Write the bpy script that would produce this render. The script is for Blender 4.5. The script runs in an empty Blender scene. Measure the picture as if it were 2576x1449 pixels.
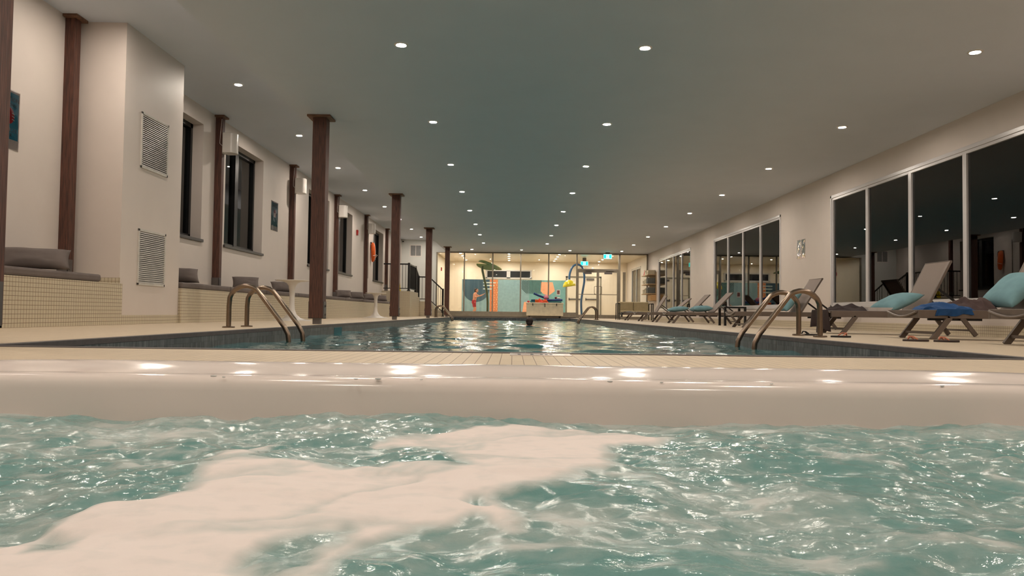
import bpy, bmesh, math, random
import numpy as np
from mathutils import Vector, Matrix
random.seed(7)
S = bpy.context.scene
COL = S.collection
PI = math.pi

# ---------------------------------------------------------------- camera
CAM_H = 0.183
cam_data = bpy.data.cameras.new('camera')
cam = bpy.data.objects.new('camera', cam_data)
COL.objects.link(cam)
cam_data.sensor_width = 36.0
cam_data.lens = 36.0 * 1900.0 / 2576.0
cam_data.clip_start = 0.02
cam_data.clip_end = 200
R = (Matrix.Rotation(math.atan(2 / 1900.0), 4, 'Z') @ Matrix.Rotation(PI / 2 + math.atan(63.5 / 1900.0), 4, 'X')
     @ Matrix.Rotation(0.0130, 4, 'Z'))
cam.matrix_world = Matrix.Translation((0, 0, CAM_H)) @ R
S.camera = cam

# ---------------------------------------------------------------- world (night) and exposure
w = bpy.data.worlds.new('night')
S.world = w
w.use_nodes = True
w.node_tree.nodes['Background'].inputs[0].default_value = (0.010, 0.013, 0.020, 1)
w.node_tree.nodes['Background'].inputs[1].default_value = 0.25
S.view_settings.view_transform = 'Standard'
S.view_settings.look = 'None'
S.view_settings.exposure = 0.0
S.view_settings.gamma = 1.0
S.view_settings.use_curve_mapping = False
LAMP = 1150.0          # radiance of a downlight lens
LAMP_COL = (1.0, 0.885, 0.76)
S.cycles.max_bounces = 7
S.cycles.diffuse_bounces = 4
S.cycles.glossy_bounces = 4
S.cycles.transparent_max_bounces = 12
S.cycles.caustics_reflective = False
S.cycles.caustics_refractive = False
S.cycles.sample_clamp_indirect = 60.0
S.cycles.use_adaptive_sampling = True
S.cycles.adaptive_threshold = 0.025
S.cycles.adaptive_min_samples = 24

# ---------------------------------------------------------------- materials
def lin(c):
    return tuple(((v / 255.0) / 12.92 if v / 255.0 <= 0.04045 else ((v / 255.0 + 0.055) / 1.055) ** 2.4) for v in c)

def mat(name, rgb, rough=0.6, metal=0.0, noise=0.06, nscale=8.0, spec=0.5, bump=0.0, bscale=60.0, stretch=None,
        rgb2=None, coat=0.0):
    m = bpy.data.materials.new(name)
    m.use_nodes = True
    nt = m.node_tree
    b = nt.nodes['Principled BSDF']
    c = lin(rgb)
    b.inputs['Roughness'].default_value = rough
    b.inputs['Metallic'].default_value = metal
    b.inputs['Specular IOR Level'].default_value = spec
    b.inputs['Coat Weight'].default_value = coat
    tc = nt.nodes.new('ShaderNodeTexCoord')
    mp = nt.nodes.new('ShaderNodeMapping')
    if stretch: mp.inputs['Scale'].default_value = stretch
    nt.links.new(tc.outputs['Object'], mp.inputs[0])
    n = nt.nodes.new('ShaderNodeTexNoise')
    n.inputs['Scale'].default_value = nscale
    n.inputs['Detail'].default_value = 4
    nt.links.new(mp.outputs[0], n.inputs['Vector'])
    mx = nt.nodes.new('ShaderNodeMix')
    mx.data_type = 'RGBA'
    c2 = lin(rgb2) if rgb2 else tuple(v * (1 - noise * 2) for v in c)
    if not rgb2: c = tuple(min(1, v * (1 + noise)) for v in c)
    mx.inputs[6].default_value = (*c2, 1)
    mx.inputs[7].default_value = (*c, 1)
    cr = nt.nodes.new('ShaderNodeMapRange')
    cr.inputs[1].default_value = 0.3; cr.inputs[2].default_value = 0.7
    nt.links.new(n.outputs[0], cr.inputs[0])
    nt.links.new(cr.outputs[0], mx.inputs[0])
    nt.links.new(mx.outputs[2], b.inputs['Base Color'])
    if bump:
        n2 = nt.nodes.new('ShaderNodeTexNoise')
        n2.inputs['Scale'].default_value = bscale
        nt.links.new(mp.outputs[0], n2.inputs['Vector'])
        bp = nt.nodes.new('ShaderNodeBump')
        bp.inputs['Strength'].default_value = bump
        bp.inputs['Distance'].default_value = 0.01
        nt.links.new(n2.outputs[0], bp.inputs['Height'])
        nt.links.new(bp.outputs[0], b.inputs['Normal'])
    return m

def tile_mat(name, rgb, grout, w_, h_, gap, rough=0.4, axes='xy', offset=0.0, vary=0.05, rgb2=None, streak=0.0):
    """brick-texture tiles; axes picks which object axes carry the pattern"""
    m = bpy.data.materials.new(name)
    m.use_nodes = True
    nt = m.node_tree
    b = nt.nodes['Principled BSDF']
    b.inputs['Roughness'].default_value = rough
    tc = nt.nodes.new('ShaderNodeTexCoord')
    sp = nt.nodes.new('ShaderNodeSeparateXYZ')
    nt.links.new(tc.outputs['Object'], sp.inputs[0])
    cb = nt.nodes.new('ShaderNodeCombineXYZ')
    if axes == 'wall':       # x+y along the wall, z up
        ad = nt.nodes.new('ShaderNodeMath'); ad.operation = 'ADD'
        nt.links.new(sp.outputs[0], ad.inputs[0]); nt.links.new(sp.outputs[1], ad.inputs[1])
        nt.links.new(ad.outputs[0], cb.inputs[0]); nt.links.new(sp.outputs[2], cb.inputs[1])
    elif axes == 'yx':
        nt.links.new(sp.outputs[1], cb.inputs[0]); nt.links.new(sp.outputs[0], cb.inputs[1])
    else:
        nt.links.new(sp.outputs[0], cb.inputs[0]); nt.links.new(sp.outputs[1], cb.inputs[1])
    br = nt.nodes.new('ShaderNodeTexBrick')
    br.offset = offset
    br.inputs['Scale'].default_value = 1.0
    br.inputs['Brick Width'].default_value = w_
    br.inputs['Row Height'].default_value = h_
    br.inputs['Mortar Size'].default_value = gap
    br.inputs['Mortar Smooth'].default_value = 0.1
    c = lin(rgb); c2 = lin(rgb2) if rgb2 else tuple(v * (1 - vary) for v in c)
    br.inputs['Color1'].default_value = (*c, 1)
    br.inputs['Color2'].default_value = (*c2, 1)
    br.inputs['Mortar'].default_value = (*lin(grout), 1)
    nt.links.new(cb.outputs[0], br.inputs['Vector'])
    out = br.outputs['Color']
    if streak:
        mp = nt.nodes.new('ShaderNodeMapping'); mp.inputs['Scale'].default_value = (60, 60, 5)
        nt.links.new(tc.outputs['Object'], mp.inputs[0])
        n = nt.nodes.new('ShaderNodeTexNoise'); n.inputs['Scale'].default_value = 1; n.inputs['Detail'].default_value = 3
        nt.links.new(mp.outputs[0], n.inputs['Vector'])
        r = nt.nodes.new('ShaderNodeMapRange'); r.inputs[1].default_value = 0.52; r.inputs[2].default_value = 0.75
        r.inputs[4].default_value = streak
        nt.links.new(n.outputs[0], r.inputs[0])
        mx = nt.nodes.new('ShaderNodeMix'); mx.data_type = 'RGBA'
        mx.inputs[7].default_value = (*lin((150, 150, 148)), 1)
        nt.links.new(r.outputs[0], mx.inputs[0]); nt.links.new(out, mx.inputs[6])
        out = mx.outputs[2]
    nt.links.new(out, b.inputs['Base Color'])
    bp = nt.nodes.new('ShaderNodeBump'); bp.invert = True
    bp.inputs['Strength'].default_value = 0.4; bp.inputs['Distance'].default_value = 0.002
    nt.links.new(br.outputs['Fac'], bp.inputs['Height'])
    nt.links.new(bp.outputs[0], b.inputs['Normal'])
    return m

def emis(name, rgb, strength):
    m = bpy.data.materials.new(name); m.use_nodes = True
    b = m.node_tree.nodes['Principled BSDF']
    b.inputs['Base Color'].default_value = (*rgb, 1)
    b.inputs['Emission Color'].default_value = (*rgb, 1)
    b.inputs['Emission Strength'].default_value = strength
    return m

def glass_mat(name, ior=1.5, tint=(0.93, 0.97, 0.95)):
    m = bpy.data.materials.new(name); m.use_nodes = True
    nt = m.node_tree
    nt.nodes.remove(nt.nodes['Principled BSDF'])
    fr = nt.nodes.new('ShaderNodeFresnel'); fr.inputs[0].default_value = ior
    tr = nt.nodes.new('ShaderNodeBsdfTransparent'); tr.inputs[0].default_value = (*tint, 1)
    gl = nt.nodes.new('ShaderNodeBsdfGlossy'); gl.inputs['Roughness'].default_value = 0.0
    mx = nt.nodes.new('ShaderNodeMixShader')
    nt.links.new(fr.outputs[0], mx.inputs[0]); nt.links.new(tr.outputs[0], mx.inputs[1]); nt.links.new(gl.outputs[0], mx.inputs[2])
    nt.links.new(mx.outputs[0], nt.nodes['Material Output'].inputs[0])
    return m

M = {}
M['wall'] = mat('white_wall_paint', (216, 205, 197), 0.55, noise=0.012, nscale=3, bump=0.05, bscale=180)
M['wallcool'] = mat('cool_white_wall_paint', (214, 216, 212), 0.6, noise=0.012, nscale=3)
M['ceil'] = mat('ceiling_paint', (210, 216, 226), 0.65, noise=0.01, nscale=2)
M['ceil_play'] = mat('glossy_ceiling_paint', (225, 212, 190), 0.22, noise=0.01, nscale=2)
M['wallwarm'] = mat('warm_wall_paint', (240, 227, 210), 0.55, noise=0.01, nscale=3)
M['floor'] = tile_mat('deck_tile', (208, 190, 164), (120, 98, 76), 0.30, 0.0445, 0.0014, 0.5, 'yx', 0.37, 0.05)
M['wtile'] = tile_mat('bench_tile', (208, 196, 172), (116, 92, 62), 0.04, 0.04, 0.0020, 0.35, 'wall', 0.0, 0.04)
M['pooltile'] = tile_mat('pool_mosaic', (66, 69, 72), (52, 54, 56), 0.024, 0.072, 0.0012, 0.4, 'wall', 0.0, 0.25, (96, 99, 102), 0.6)
M['coping'] = mat('charcoal_coping', (84, 76, 76), 0.5, noise=0.1, nscale=20)
M['wood'] = mat('stained_wood', (106, 66, 52), 0.55, noise=0.2, nscale=14, stretch=(6, 6, 0.35), rgb2=(56, 34, 28), bump=0.3, bscale=20)
M['woodcap'] = mat('wood_cap', (132, 96, 72), 0.6, nscale=10, rgb2=(96, 66, 50), stretch=(1, 5, 1))
M['steelgrey'] = mat('grey_steel', (112, 106, 104), 0.45, 0.6)
M['steel'] = mat('stainless_steel', (140, 124, 110), 0.24, 1.0, noise=0.05, nscale=30)
M['frame'] = mat('lounger_aluminium', (116, 104, 96), 0.42, 0.25)
M['sling'] = mat('sling_fabric', (150, 136, 128), 0.8, bump=0.4, bscale=900, noise=0.05, nscale=300)
M['dark'] = mat('dark_metal', (32, 31, 32), 0.4, 0.3)
M['black'] = mat('black_frame', (14, 14, 16), 0.35)
M['winwhite'] = mat('white_vinyl_frame', (206, 203, 204), 0.25, noise=0.01)
M['alu'] = mat('anodised_aluminium', (150, 142, 128), 0.35, 0.5)
M['cushion'] = mat('grey_cushion_fabric', (112, 102, 98), 0.9, bump=0.3, bscale=500)
M['blue'] = mat('pale_blue_fabric', (118, 158, 166), 0.85, bump=0.3, bscale=400)
M['towel'] = mat('dark_brown_towel', (62, 50, 50), 0.95, bump=0.6, bscale=500, noise=0.1)
M['towelb'] = mat('brown_towel', (92, 74, 72), 0.95, bump=0.6, bscale=500, noise=0.1)
M['bluecloth'] = mat('royal_blue_cloth', (16, 70, 124), 0.8, noise=0.1)
M['white'] = mat('white_plastic', (226, 220, 214), 0.3, noise=0.01)
M['whitetowel'] = mat('white_towel', (205, 198, 196), 0.95, bump=0.5, bscale=400)
M['creamtowel'] = mat('cream_towel', (206, 196, 172), 0.95, bump=0.5, bscale=400)
M['greytowel'] = mat('grey_towel', (110, 112, 108), 0.95, bump=0.5, bscale=400)
M['acrylic'] = mat('tub_acrylic', (224, 213, 207), 0.13, noise=0.01, spec=0.4)
M['acrylicin'] = M['acrylic']
M['vent'] = mat('vent_metal', (205, 200, 192), 0.4)
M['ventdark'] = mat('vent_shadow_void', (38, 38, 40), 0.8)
M['teal'] = mat('sign_teal', (26, 132, 162), 0.35, noise=0.03)
M['tealdark'] = mat('sign_dark_teal', (10, 72, 84), 0.3, noise=0.05)
M['ink'] = mat('sign_ink', (12, 34, 48), 0.5)
M['red'] = mat('red_plastic', (190, 40, 48), 0.4)
M['alarmred'] = mat('alarm_red', (150, 26, 22), 0.4)
M['paper'] = mat('sign_paper', (214, 200, 194), 0.25)
M['orange'] = mat('orange_vinyl', (222, 96, 26), 0.4)
M['orangered'] = mat('orange_red_vinyl', (228, 70, 36), 0.5)
M['yellow'] = mat('yellow_plastic', (224, 200, 26), 0.3)
M['pink'] = mat('pink_rubber', (226, 140, 160), 0.35)
M['navyfoam'] = mat('navy_foam', (38, 62, 120), 0.7)
M['tealfoam'] = mat('teal_foam', (28, 92, 100), 0.7)
M['green'] = mat('green_paint', (70, 98, 34), 0.35)
M['darkgreen'] = mat('dark_green_paint', (54, 66, 34), 0.35)
M['bluepaint'] = mat('blue_paint', (70, 108, 150), 0.3)
M['beigecush'] = mat('beige_cushion', (188, 172, 138), 0.9)
M['chest'] = mat('cream_plastic', (230, 217, 190), 0.5)
M['door'] = mat('white_door', (232, 220, 204), 0.45, noise=0.01)
M['plywood'] = mat('light_wood', (198, 158, 108), 0.6, nscale=12, stretch=(1, 1, 8))
M['shelfwood'] = mat('shelf_wood', (186, 158, 124), 0.6)
M['skin'] = mat('skin', (214, 150, 122), 0.5, noise=0.04)
M['hair'] = mat('brown_hair', (46, 28, 22), 0.6, noise=0.2, nscale=60)
M['shorts'] = mat('red_swim_shorts', (168, 30, 42), 0.7)
M['rubber'] = mat('black_rubber', (24, 22, 22), 0.6)
M['sole'] = mat('sandal_sole', (60, 48, 46), 0.6)
M['peach'] = mat('peach_strap', (206, 128, 100), 0.5)
M['m_bg'] = mat('mural_pale_teal', (136, 168, 176), 0.6)
M['m_bg2'] = mat('mural_green_teal', (114, 164, 164), 0.6)
M['m_navy'] = mat('mural_navy', (44, 76, 96), 0.6, rgb2=(64, 92, 108), nscale=3, stretch=(3, 1, 0.1))
M['m_orange'] = mat('mural_orange', (214, 126, 78), 0.6)
M['m_cream'] = mat('mural_cream', (236, 200, 160), 0.6)
M['m_white'] = mat('mural_white', (205, 220, 215), 0.6)
M['m_green'] = mat('mural_dark_green', (34, 74, 74), 0.6)
M['m_peach'] = mat('mural_peach', (240, 168, 130), 0.6)
M['glass'] = glass_mat('window_glass', 1.52)
M['glassdark'] = glass_mat('window_glass_double', 1.75, (0.75, 0.8, 0.8))
M['plastic_clear'] = glass_mat('clear_sleeve', 1.5, (0.97, 0.97, 0.97))
M['lamp'] = emis('downlight_lens', LAMP_COL, LAMP)
M['exitgreen'] = emis('exit_green', (0.0, 0.72, 0.62), 1.6)
M['exitwhite'] = emis('exit_white', (0.45, 1.0, 0.92), 1.3)
M['night'] = mat('dark_outdoor_ground', (20, 22, 24), 0.9)

# ---------------------------------------------------------------- mesh builder
class MB:
    def __init__(self): self.v = []; self.f = []; self.mi = []
    def add(self, vs, fs, m=0):
        o = len(self.v); self.v += [tuple(p) for p in vs]
        self.f += [tuple(i + o for i in q) for q in fs]; self.mi += [m] * len(fs); return self
    def box(self, x0, x1, y0, y1, z0, z1, m=0):
        if x0 > x1: x0, x1 = x1, x0
        if y0 > y1: y0, y1 = y1, y0
        if z0 > z1: z0, z1 = z1, z0
        vs = [(x0, y0, z0), (x1, y0, z0), (x1, y1, z0), (x0, y1, z0), (x0, y0, z1), (x1, y0, z1), (x1, y1, z1), (x0, y1, z1)]
        return self.add(vs, [(0, 3, 2, 1), (4, 5, 6, 7), (0, 1, 5, 4), (1, 2, 6, 5), (2, 3, 7, 6), (3, 0, 4, 7)], m)
    def tube(self, pts, r, n=12, m=0, cap=True, flat=1.0):
        pts = [Vector(p) for p in pts]; k = len(pts)
        rs = r if isinstance(r, (list, tuple)) else [r] * k
        t0 = (pts[1] - pts[0]).normalized()
        up = Vector((0, 0, 1)) if abs(t0.z) < 0.9 else Vector((0, 1, 0))
        nrm = (up - t0 * up.dot(t0)).normalized()
        vs = []; fs = []
        for i, p in enumerate(pts):
            if i == 0: t = t0
            elif i == k - 1: t = (pts[i] - pts[i - 1]).normalized()
            else: t = ((pts[i + 1] - pts[i]).normalized() + (pts[i] - pts[i - 1]).normalized()).normalized()
            nrm = (nrm - t * nrm.dot(t)).normalized(); bi = t.cross(nrm)
            for j in range(n):
                a = 2 * PI * j / n
                vs.append(p + nrm * (math.cos(a) * rs[i] * flat) + bi * (math.sin(a) * rs[i]))
        for i in range(k - 1):
            for j in range(n):
                a, b = i * n + j, i * n + (j + 1) % n
                fs.append((a, b, b + n, a + n))
        if cap:
            fs.append(tuple(range(n - 1, -1, -1))); fs.append(tuple((k - 1) * n + j for j in range(n)))
        return self.add(vs, fs, m)
    def bar(self, p0, p1, w_, h_, m=0, up=(0, 0, 1)):
        p0, p1 = Vector(p0), Vector(p1); t = (p1 - p0).normalized(); up = Vector(up)
        if abs(t.dot(up)) > 0.95: up = Vector((0, 1, 0))
        s = t.cross(up).normalized(); u = s.cross(t)
        vs = [p + s * a * w_ / 2 + u * b * h_ / 2 for p in (p0, p1) for a, b in ((-1, -1), (1, -1), (1, 1), (-1, 1))]
        return self.add(vs, [(0, 1, 2, 3), (7, 6, 5, 4), (0, 4, 5, 1), (1, 5, 6, 2), (2, 6, 7, 3), (3, 7, 4, 0)], m)
    def lathe(self, prof, c=(0, 0, 0), n=32, m=0, lobes=None):
        vs = []; fs = []
        for r, z in prof:
            for j in range(n):
                a = 2 * PI * j / n
                rr = r * (lobes(a, r) if lobes else 1)
                vs.append((c[0] + rr * math.cos(a), c[1] + rr * math.sin(a), c[2] + z))
        for i in range(len(prof) - 1):
            for j in range(n):
                a, b = i * n + j, i * n + (j + 1) % n
                fs.append((a, b, b + n, a + n))
        fs.append(tuple(range(n - 1, -1, -1))); fs.append(tuple((len(prof) - 1) * n + j for j in range(n)))
        return self.add(vs, fs, m)
    def prism(self, poly, y0, y1, m=0):       # polygon in XZ, extruded along Y
        n = len(poly)
        vs = [(x, y0, z) for x, z in poly] + [(x, y1, z) for x, z in poly]
        return self.add(vs, [tuple(range(n)), tuple(range(2 * n - 1, n - 1, -1))] + [(i, i + n, (i + 1) % n + n, (i + 1) % n) for i in range(n)], m)
    def sphere(self, c, r, n=16, k=10, m=0):
        r = r if isinstance(r, tuple) else (r, r, r)
        vs = []; fs = []
        for i in range(1, k):
            p = PI * i / k
            for j in range(n):
                a = 2 * PI * j / n
                vs.append((c[0] + r[0] * math.sin(p) * math.cos(a), c[1] + r[1] * math.sin(p) * math.sin(a), c[2] + r[2] * math.cos(p)))
        for i in range(k - 2):
            for j in range(n):
                a, b = i * n + j, i * n + (j + 1) % n
                fs.append((a, a + n, b + n, b))
        t = len(vs); vs += [(c[0], c[1], c[2] + r[2]), (c[0], c[1], c[2] - r[2])]
        for j in range(n):
            fs.append((t, j, (j + 1) % n)); fs.append((t + 1, (k - 2) * n + (j + 1) % n, (k - 2) * n + j))
        return self.add(vs, fs, m)
    def build(self, name, ms, parent=None, loc=None, rot=None, bevel=0, smooth=35, sub=0):
        me = bpy.data.meshes.new(name)
        me.from_pydata(self.v, [], self.f)
        for m in (ms if isinstance(ms, (list, tuple)) else [ms]): me.materials.append(m)
        if any(self.mi): me.polygons.foreach_set('material_index', self.mi)
        bm = bmesh.new(); bm.from_mesh(me); bmesh.ops.recalc_face_normals(bm, faces=bm.faces); bm.to_mesh(me); bm.free()
        if smooth:
            me.polygons.foreach_set('use_smooth', [True] * len(me.polygons))
            me.set_sharp_from_angle(angle=math.radians(smooth))
        me.update()
        o = bpy.data.objects.new(name, me); COL.objects.link(o)
        if parent: o.parent = parent
        if loc: o.location = loc
        if rot: o.rotation_euler = rot
        if bevel:
            b = o.modifiers.new('bevel', 'BEVEL'); b.width = bevel; b.segments = 2; b.limit_method = 'ANGLE'
        if sub:
            b = o.modifiers.new('sub', 'SUBSURF'); b.levels = sub; b.render_levels = sub
        return o

def tag(o, label=None, cat=None, group=None, kind=None):
    if label: o['label'] = label
    if cat: o['category'] = cat
    if group: o['group'] = group
    if kind: o['kind'] = kind
    return o
def thing(name, loc, label, cat, group=None, rot=None, kind=None):
    o = bpy.data.objects.new(name, None); COL.objects.link(o)
    o.location = loc; o.empty_display_size = 0.1
    if rot: o.rotation_euler = rot
    return tag(o, label, cat, group, kind)
def struct(o, label=None):
    o['kind'] = 'structure'
    if label: o['label'] = label
    return o
def copy_tree(o, parent=None):
    c = o.copy(); COL.objects.link(c)
    if parent: c.parent = parent
    for ch in [x for x in o.children]:
        copy_tree(ch, c)
    return c
ORD = ['first', 'second', 'third', 'fourth', 'fifth', 'sixth', 'seventh', 'eighth', 'ninth', 'tenth', 'eleventh', 'twelfth']

def text_mesh(name, txt, size, m, parent, loc, rot, depth=0.001):
    cu = bpy.data.curves.new(name, 'FONT'); cu.body = txt; cu.size = size; cu.extrude = depth; cu.align_x = 'CENTER'
    t = bpy.data.objects.new(name, cu); COL.objects.link(t)
    dg = bpy.context.evaluated_depsgraph_get()
    me = bpy.data.meshes.new_from_object(t.evaluated_get(dg))
    bpy.data.objects.remove(t); bpy.data.curves.remove(cu)
    me.materials.clear(); me.materials.append(m)
    o = bpy.data.objects.new(name, me); COL.objects.link(o); o.parent = parent; o.location = loc; o.rotation_euler = rot
    return o

# vectorised value noise
def vnoise(x, y, seed=0):
    xi = np.floor(x).astype(np.int64); yi = np.floor(y).astype(np.int64)
    fx = x - xi; fy = y - yi
    fx = fx * fx * fx * (fx * (fx * 6 - 15) + 10); fy = fy * fy * fy * (fy * (fy * 6 - 15) + 10)
    def h(a, b):
        n = (a * 374761393 + b * 668265263 + seed * 1442695041) & 0xffffffff
        n = ((n ^ (n >> 13)) * 1274126177) & 0xffffffff
        return ((n ^ (n >> 16)) & 0xffff) / 65535.0 * 2 - 1
    return (h(xi, yi) * (1 - fx) + h(xi + 1, yi) * fx) * (1 - fy) + (h(xi, yi + 1) * (1 - fx) + h(xi + 1, yi + 1) * fx) * fy
def fbm(x, y, o=4, seed=0, gain=0.5):
    s = 0; a = 1.0
    for k in range(o):
        s = s + a * vnoise(x * 2 ** k + 13.7 * k, y * 2 ** k - 7.1 * k, seed + k); a *= gain
    return s

# ---------------------------------------------------------------- room dimensions
LX, RX = -4.95, 5.98           # side walls
CZ, CL = 2.882, 3.39           # main ceiling, higher ceiling on the left
SX = -2.98                     # edge between the two ceilings
GY = 33.45                     # glass wall
MY = 39.5                      # mural wall
BY = -5.0                      # wall behind the camera
PXL, PXR, PY0, PY1 = -2.43, 2.43, 3.50, 31.6   # pool opening
WZ = -0.13                     # pool water
TZ = -0.03                     # tub water

def drop(x):                   # the deck falls away a little to the drain along the right wall
    return 0.0 if x < 2.6 else -0.035 * (x - 2.6) / (RX - 2.6)

# deck as a mesh with openings for the pool and the tub
d = MB()
HX, HY0, HY1 = 1.42, -1.1, 1.60
def plate(x0, x1, y0, y1):
    d.box(x0, x1, y0, y1, -0.3, 0.0)
plate(LX - .3, PXL, BY, MY + .3)
plate(PXL, -HX, BY, PY0); plate(HX, PXR, BY, PY0)
plate(-HX, HX, BY, HY0); plate(-HX, HX, HY1, PY0)
plate(PXL, PXR, PY1, MY + .3)
plate(PXR, 2.6, BY, MY + .3)
x0, x1 = 2.6, RX + .3
d.add([(x0, BY, 0), (x1, BY, drop(x1)), (x1, MY + .3, drop(x1)), (x0, MY + .3, 0), (x0, BY, -.3), (x1, BY, -.3), (x1, MY + .3, -.3), (x0, MY + .3, -.3)],
      [(0, 1, 2, 3), (7, 6, 5, 4), (0, 4, 5, 1), (1, 5, 6, 2), (2, 6, 7, 3), (3, 7, 4, 0)])
struct(d.build('floor', M['floor'], smooth=0), 'beige tiled pool deck running round the pool')
# the ground outside the windows
struct(MB().box(RX + .4, RX + 30, BY, MY + 5, -.4, -.3).box(LX - 30, LX - .4, BY, MY + 5, -.4, -.3).build('floor', M['night']), 'dark ground outside the windows')

# ceilings
struct(MB().box(SX, RX + .3, BY, GY + .1, CZ, CL + .25).build('ceiling', M['ceil'], smooth=0), 'grey white main ceiling over the pool')
struct(MB().box(LX - .3, SX, BY, GY + .1, CL, CL + .25).build('ceiling', M['ceil'], smooth=0), 'raised ceiling strip along the left wall')
struct(MB().box(LX - .3, RX + .3, GY + .1, MY + .3, CZ, CL + .25).build('ceiling', M['ceil_play'], smooth=0), 'glossy ceiling of the splash room')

# left wall with window openings
LW = [(9.75, 11.92), (12.87, 14.82), (18.13, 20.19), (21.13, 23.11), (26.63, 28.65)]
WZ0, WZ1 = 1.29, 3.12
b = MB(); y = BY
for a, c in LW:
    b.box(LX - .3, LX, y, a, -.3, CL); b.box(LX - .3, LX, a, c, -.3, WZ0); b.box(LX - .3, LX, a, c, WZ1, CL); y = c
b.box(LX - .3, LX, y, MY + .3, -.3, CL)
struct(b.build('wall_left', M['wall'], smooth=0))
# right wall
RW = [(8.55, 14.2), (16.85, 22.47), (25.38, 31.05), (35.3, 38.03)]
RZ0, RZ1 = 0.36, 2.47
b = MB(); y = BY
for a, c in RW:
    b.box(RX, RX + .3, y, a, -.3, CL); b.box(RX, RX + .3, a, c, -.3, RZ0); b.box(RX, RX + .3, a, c, RZ1, CL); y = c
b.box(RX, RX + .3, y, MY + .3, -.3, CL)
struct(b.build('wall_right', M['wall'], smooth=0))
struct(MB().box(LX, RX, BY - .2, BY, -.3, CL + .2).build('wall_back', M['wall'], smooth=0))
# far wall of the left strip beside the glass
struct(MB().box(LX, -3.41, GY - .05, GY + .1, 0, CL).box(-3.41, SX + .0, GY - .05, GY + .1, CZ - .03, CL).build('wall_far', M['wallcool'], smooth=0))
# splash room walls
struct(MB().box(LX - .3, RX + .3, MY, MY + .3, -.3, CL).build('wall_mural', M['wallwarm'], smooth=0))
struct(MB().box(-3.6, -3.45, GY + .1, MY, 0, CL).build('wall_splash_left', M['wallwarm'], smooth=0))
# tiled bottoms of the right wall
struct(MB().box(RX - .015, RX, BY, GY - .1, -.035, 0.105).build('baseboard_right', M['wtile'], smooth=0))
# pier with vents
pr = struct(MB().box(LX, -4.37, 8.38, 9.86, 0, CL).build('wall_pier', M['wall'], smooth=0))
pt = MB().box(-4.95, -4.362, 8.372, 8.38, 0, .52).box(-4.37, -4.362, 8.372, 9.87, 0, .105)
struct(pt.build('baseboard_pier', M['wtile'], smooth=0))
# pool basin and coping
b = MB()
b.box(PXL - .2, PXL + .004, PY0, PY1, -1.5, -.008).box(PXR - .004, PXR + .2, PY0, PY1, -1.5, -.008)
b.box(PXL - .2, PXR + .2, PY0 - .2, PY0 + .004, -1.5, -.008).box(PXL - .2, PXR + .2, PY1 - .004, PY1 + .2, -1.5, -.008)
b.box(PXL - .2, PXR + .2, PY0 - .2, PY1 + .2, -1.6, -1.5)
basin = b.build('swimming_pool', M['pooltile'], smooth=0)
tag(basin, 'long sunken swimming pool lined with dark slate mosaic tile', 'swimming pool', kind='structure')
b = MB(); t = .055
b.box(PXL - t, PXL + .006, PY0 - t, PY1 + t, -.03, .004).box(PXR - .006, PXR + t, PY0 - t, PY1 + t, -.03, .004)
b.box(PXL + .006, PXR - .006, PY0 - t, PY0 + .006, -.03, .004).box(PXL + .006, PXR - .006, PY1 - .006, PY1 + t, -.03, .004)
tag(b.build('pool_coping', M['coping'], basin, smooth=0, bevel=.002), 'charcoal coping strip')
for (x0, x1, y0, y1) in ((PXL - .002, PXL + .008, 10.3, 10.75),):
    b = MB().box(x0, x1, y0, y1, -.14, -.045)
    b.build('skimmer', M['tealfoam'], basin, smooth=0)
MB().box(.98, 1.42, PY1 - .008, PY1 + .002, -.07, -.035).build('skimmer', M['rubber'], basin, smooth=0)
# depth marker set into the deck
dm = thing('depth_marker', (0, 0, 0), 'white depth marker tile set in the deck at the near pool edge', 'pool marker')
MB().box(-.008, .262, 3.27, 3.44, .0, .0025).build('tile', M['paper'], dm, smooth=0)
for x, sx in ((.032, .01), (.088, .01), (.131, .008), (.152, .008), (.173, .008)):
    MB().box(x - sx / 2 - .002, x + sx / 2 + .002, 3.32, 3.38, .0025, .0032).build('mark', M['ink'], dm, smooth=0)

# ---------------------------------------------------------------- pool water
def grid_obj(name, xs, ys, z, m, attr=None):
    nx, ny = len(xs), len(ys)
    X, Y = np.meshgrid(xs, ys)
    Z = z(X, Y)
    v = np.stack([X.ravel(), Y.ravel(), Z.ravel()], 1)
    i = np.arange(nx * ny).reshape(ny, nx)
    f = np.stack([i[:-1, :-1].ravel(), i[:-1, 1:].ravel(), i[1:, 1:].ravel(), i[1:, :-1].ravel()], 1)
    me = bpy.data.meshes.new(name)
    me.vertices.add(len(v)); me.vertices.foreach_set('co', v.astype(np.float32).ravel())
    me.loops.add(f.size); me.loops.foreach_set('vertex_index', f.ravel().astype(np.int32))
    me.polygons.add(len(f)); me.polygons.foreach_set('loop_start', np.arange(0, f.size, 4, dtype=np.int32))
    me.update(calc_edges=True)
    me.polygons.foreach_set('use_smooth', [True] * len(f))
    if attr is not None:
        a = me.attributes.new('foam', 'FLOAT', 'POINT'); a.data.foreach_set('value', attr(X, Y).ravel().astype(np.float32))
    me.materials.append(m); me.update()
    o = bpy.data.objects.new(name, me); COL.objects.link(o); return o

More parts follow.
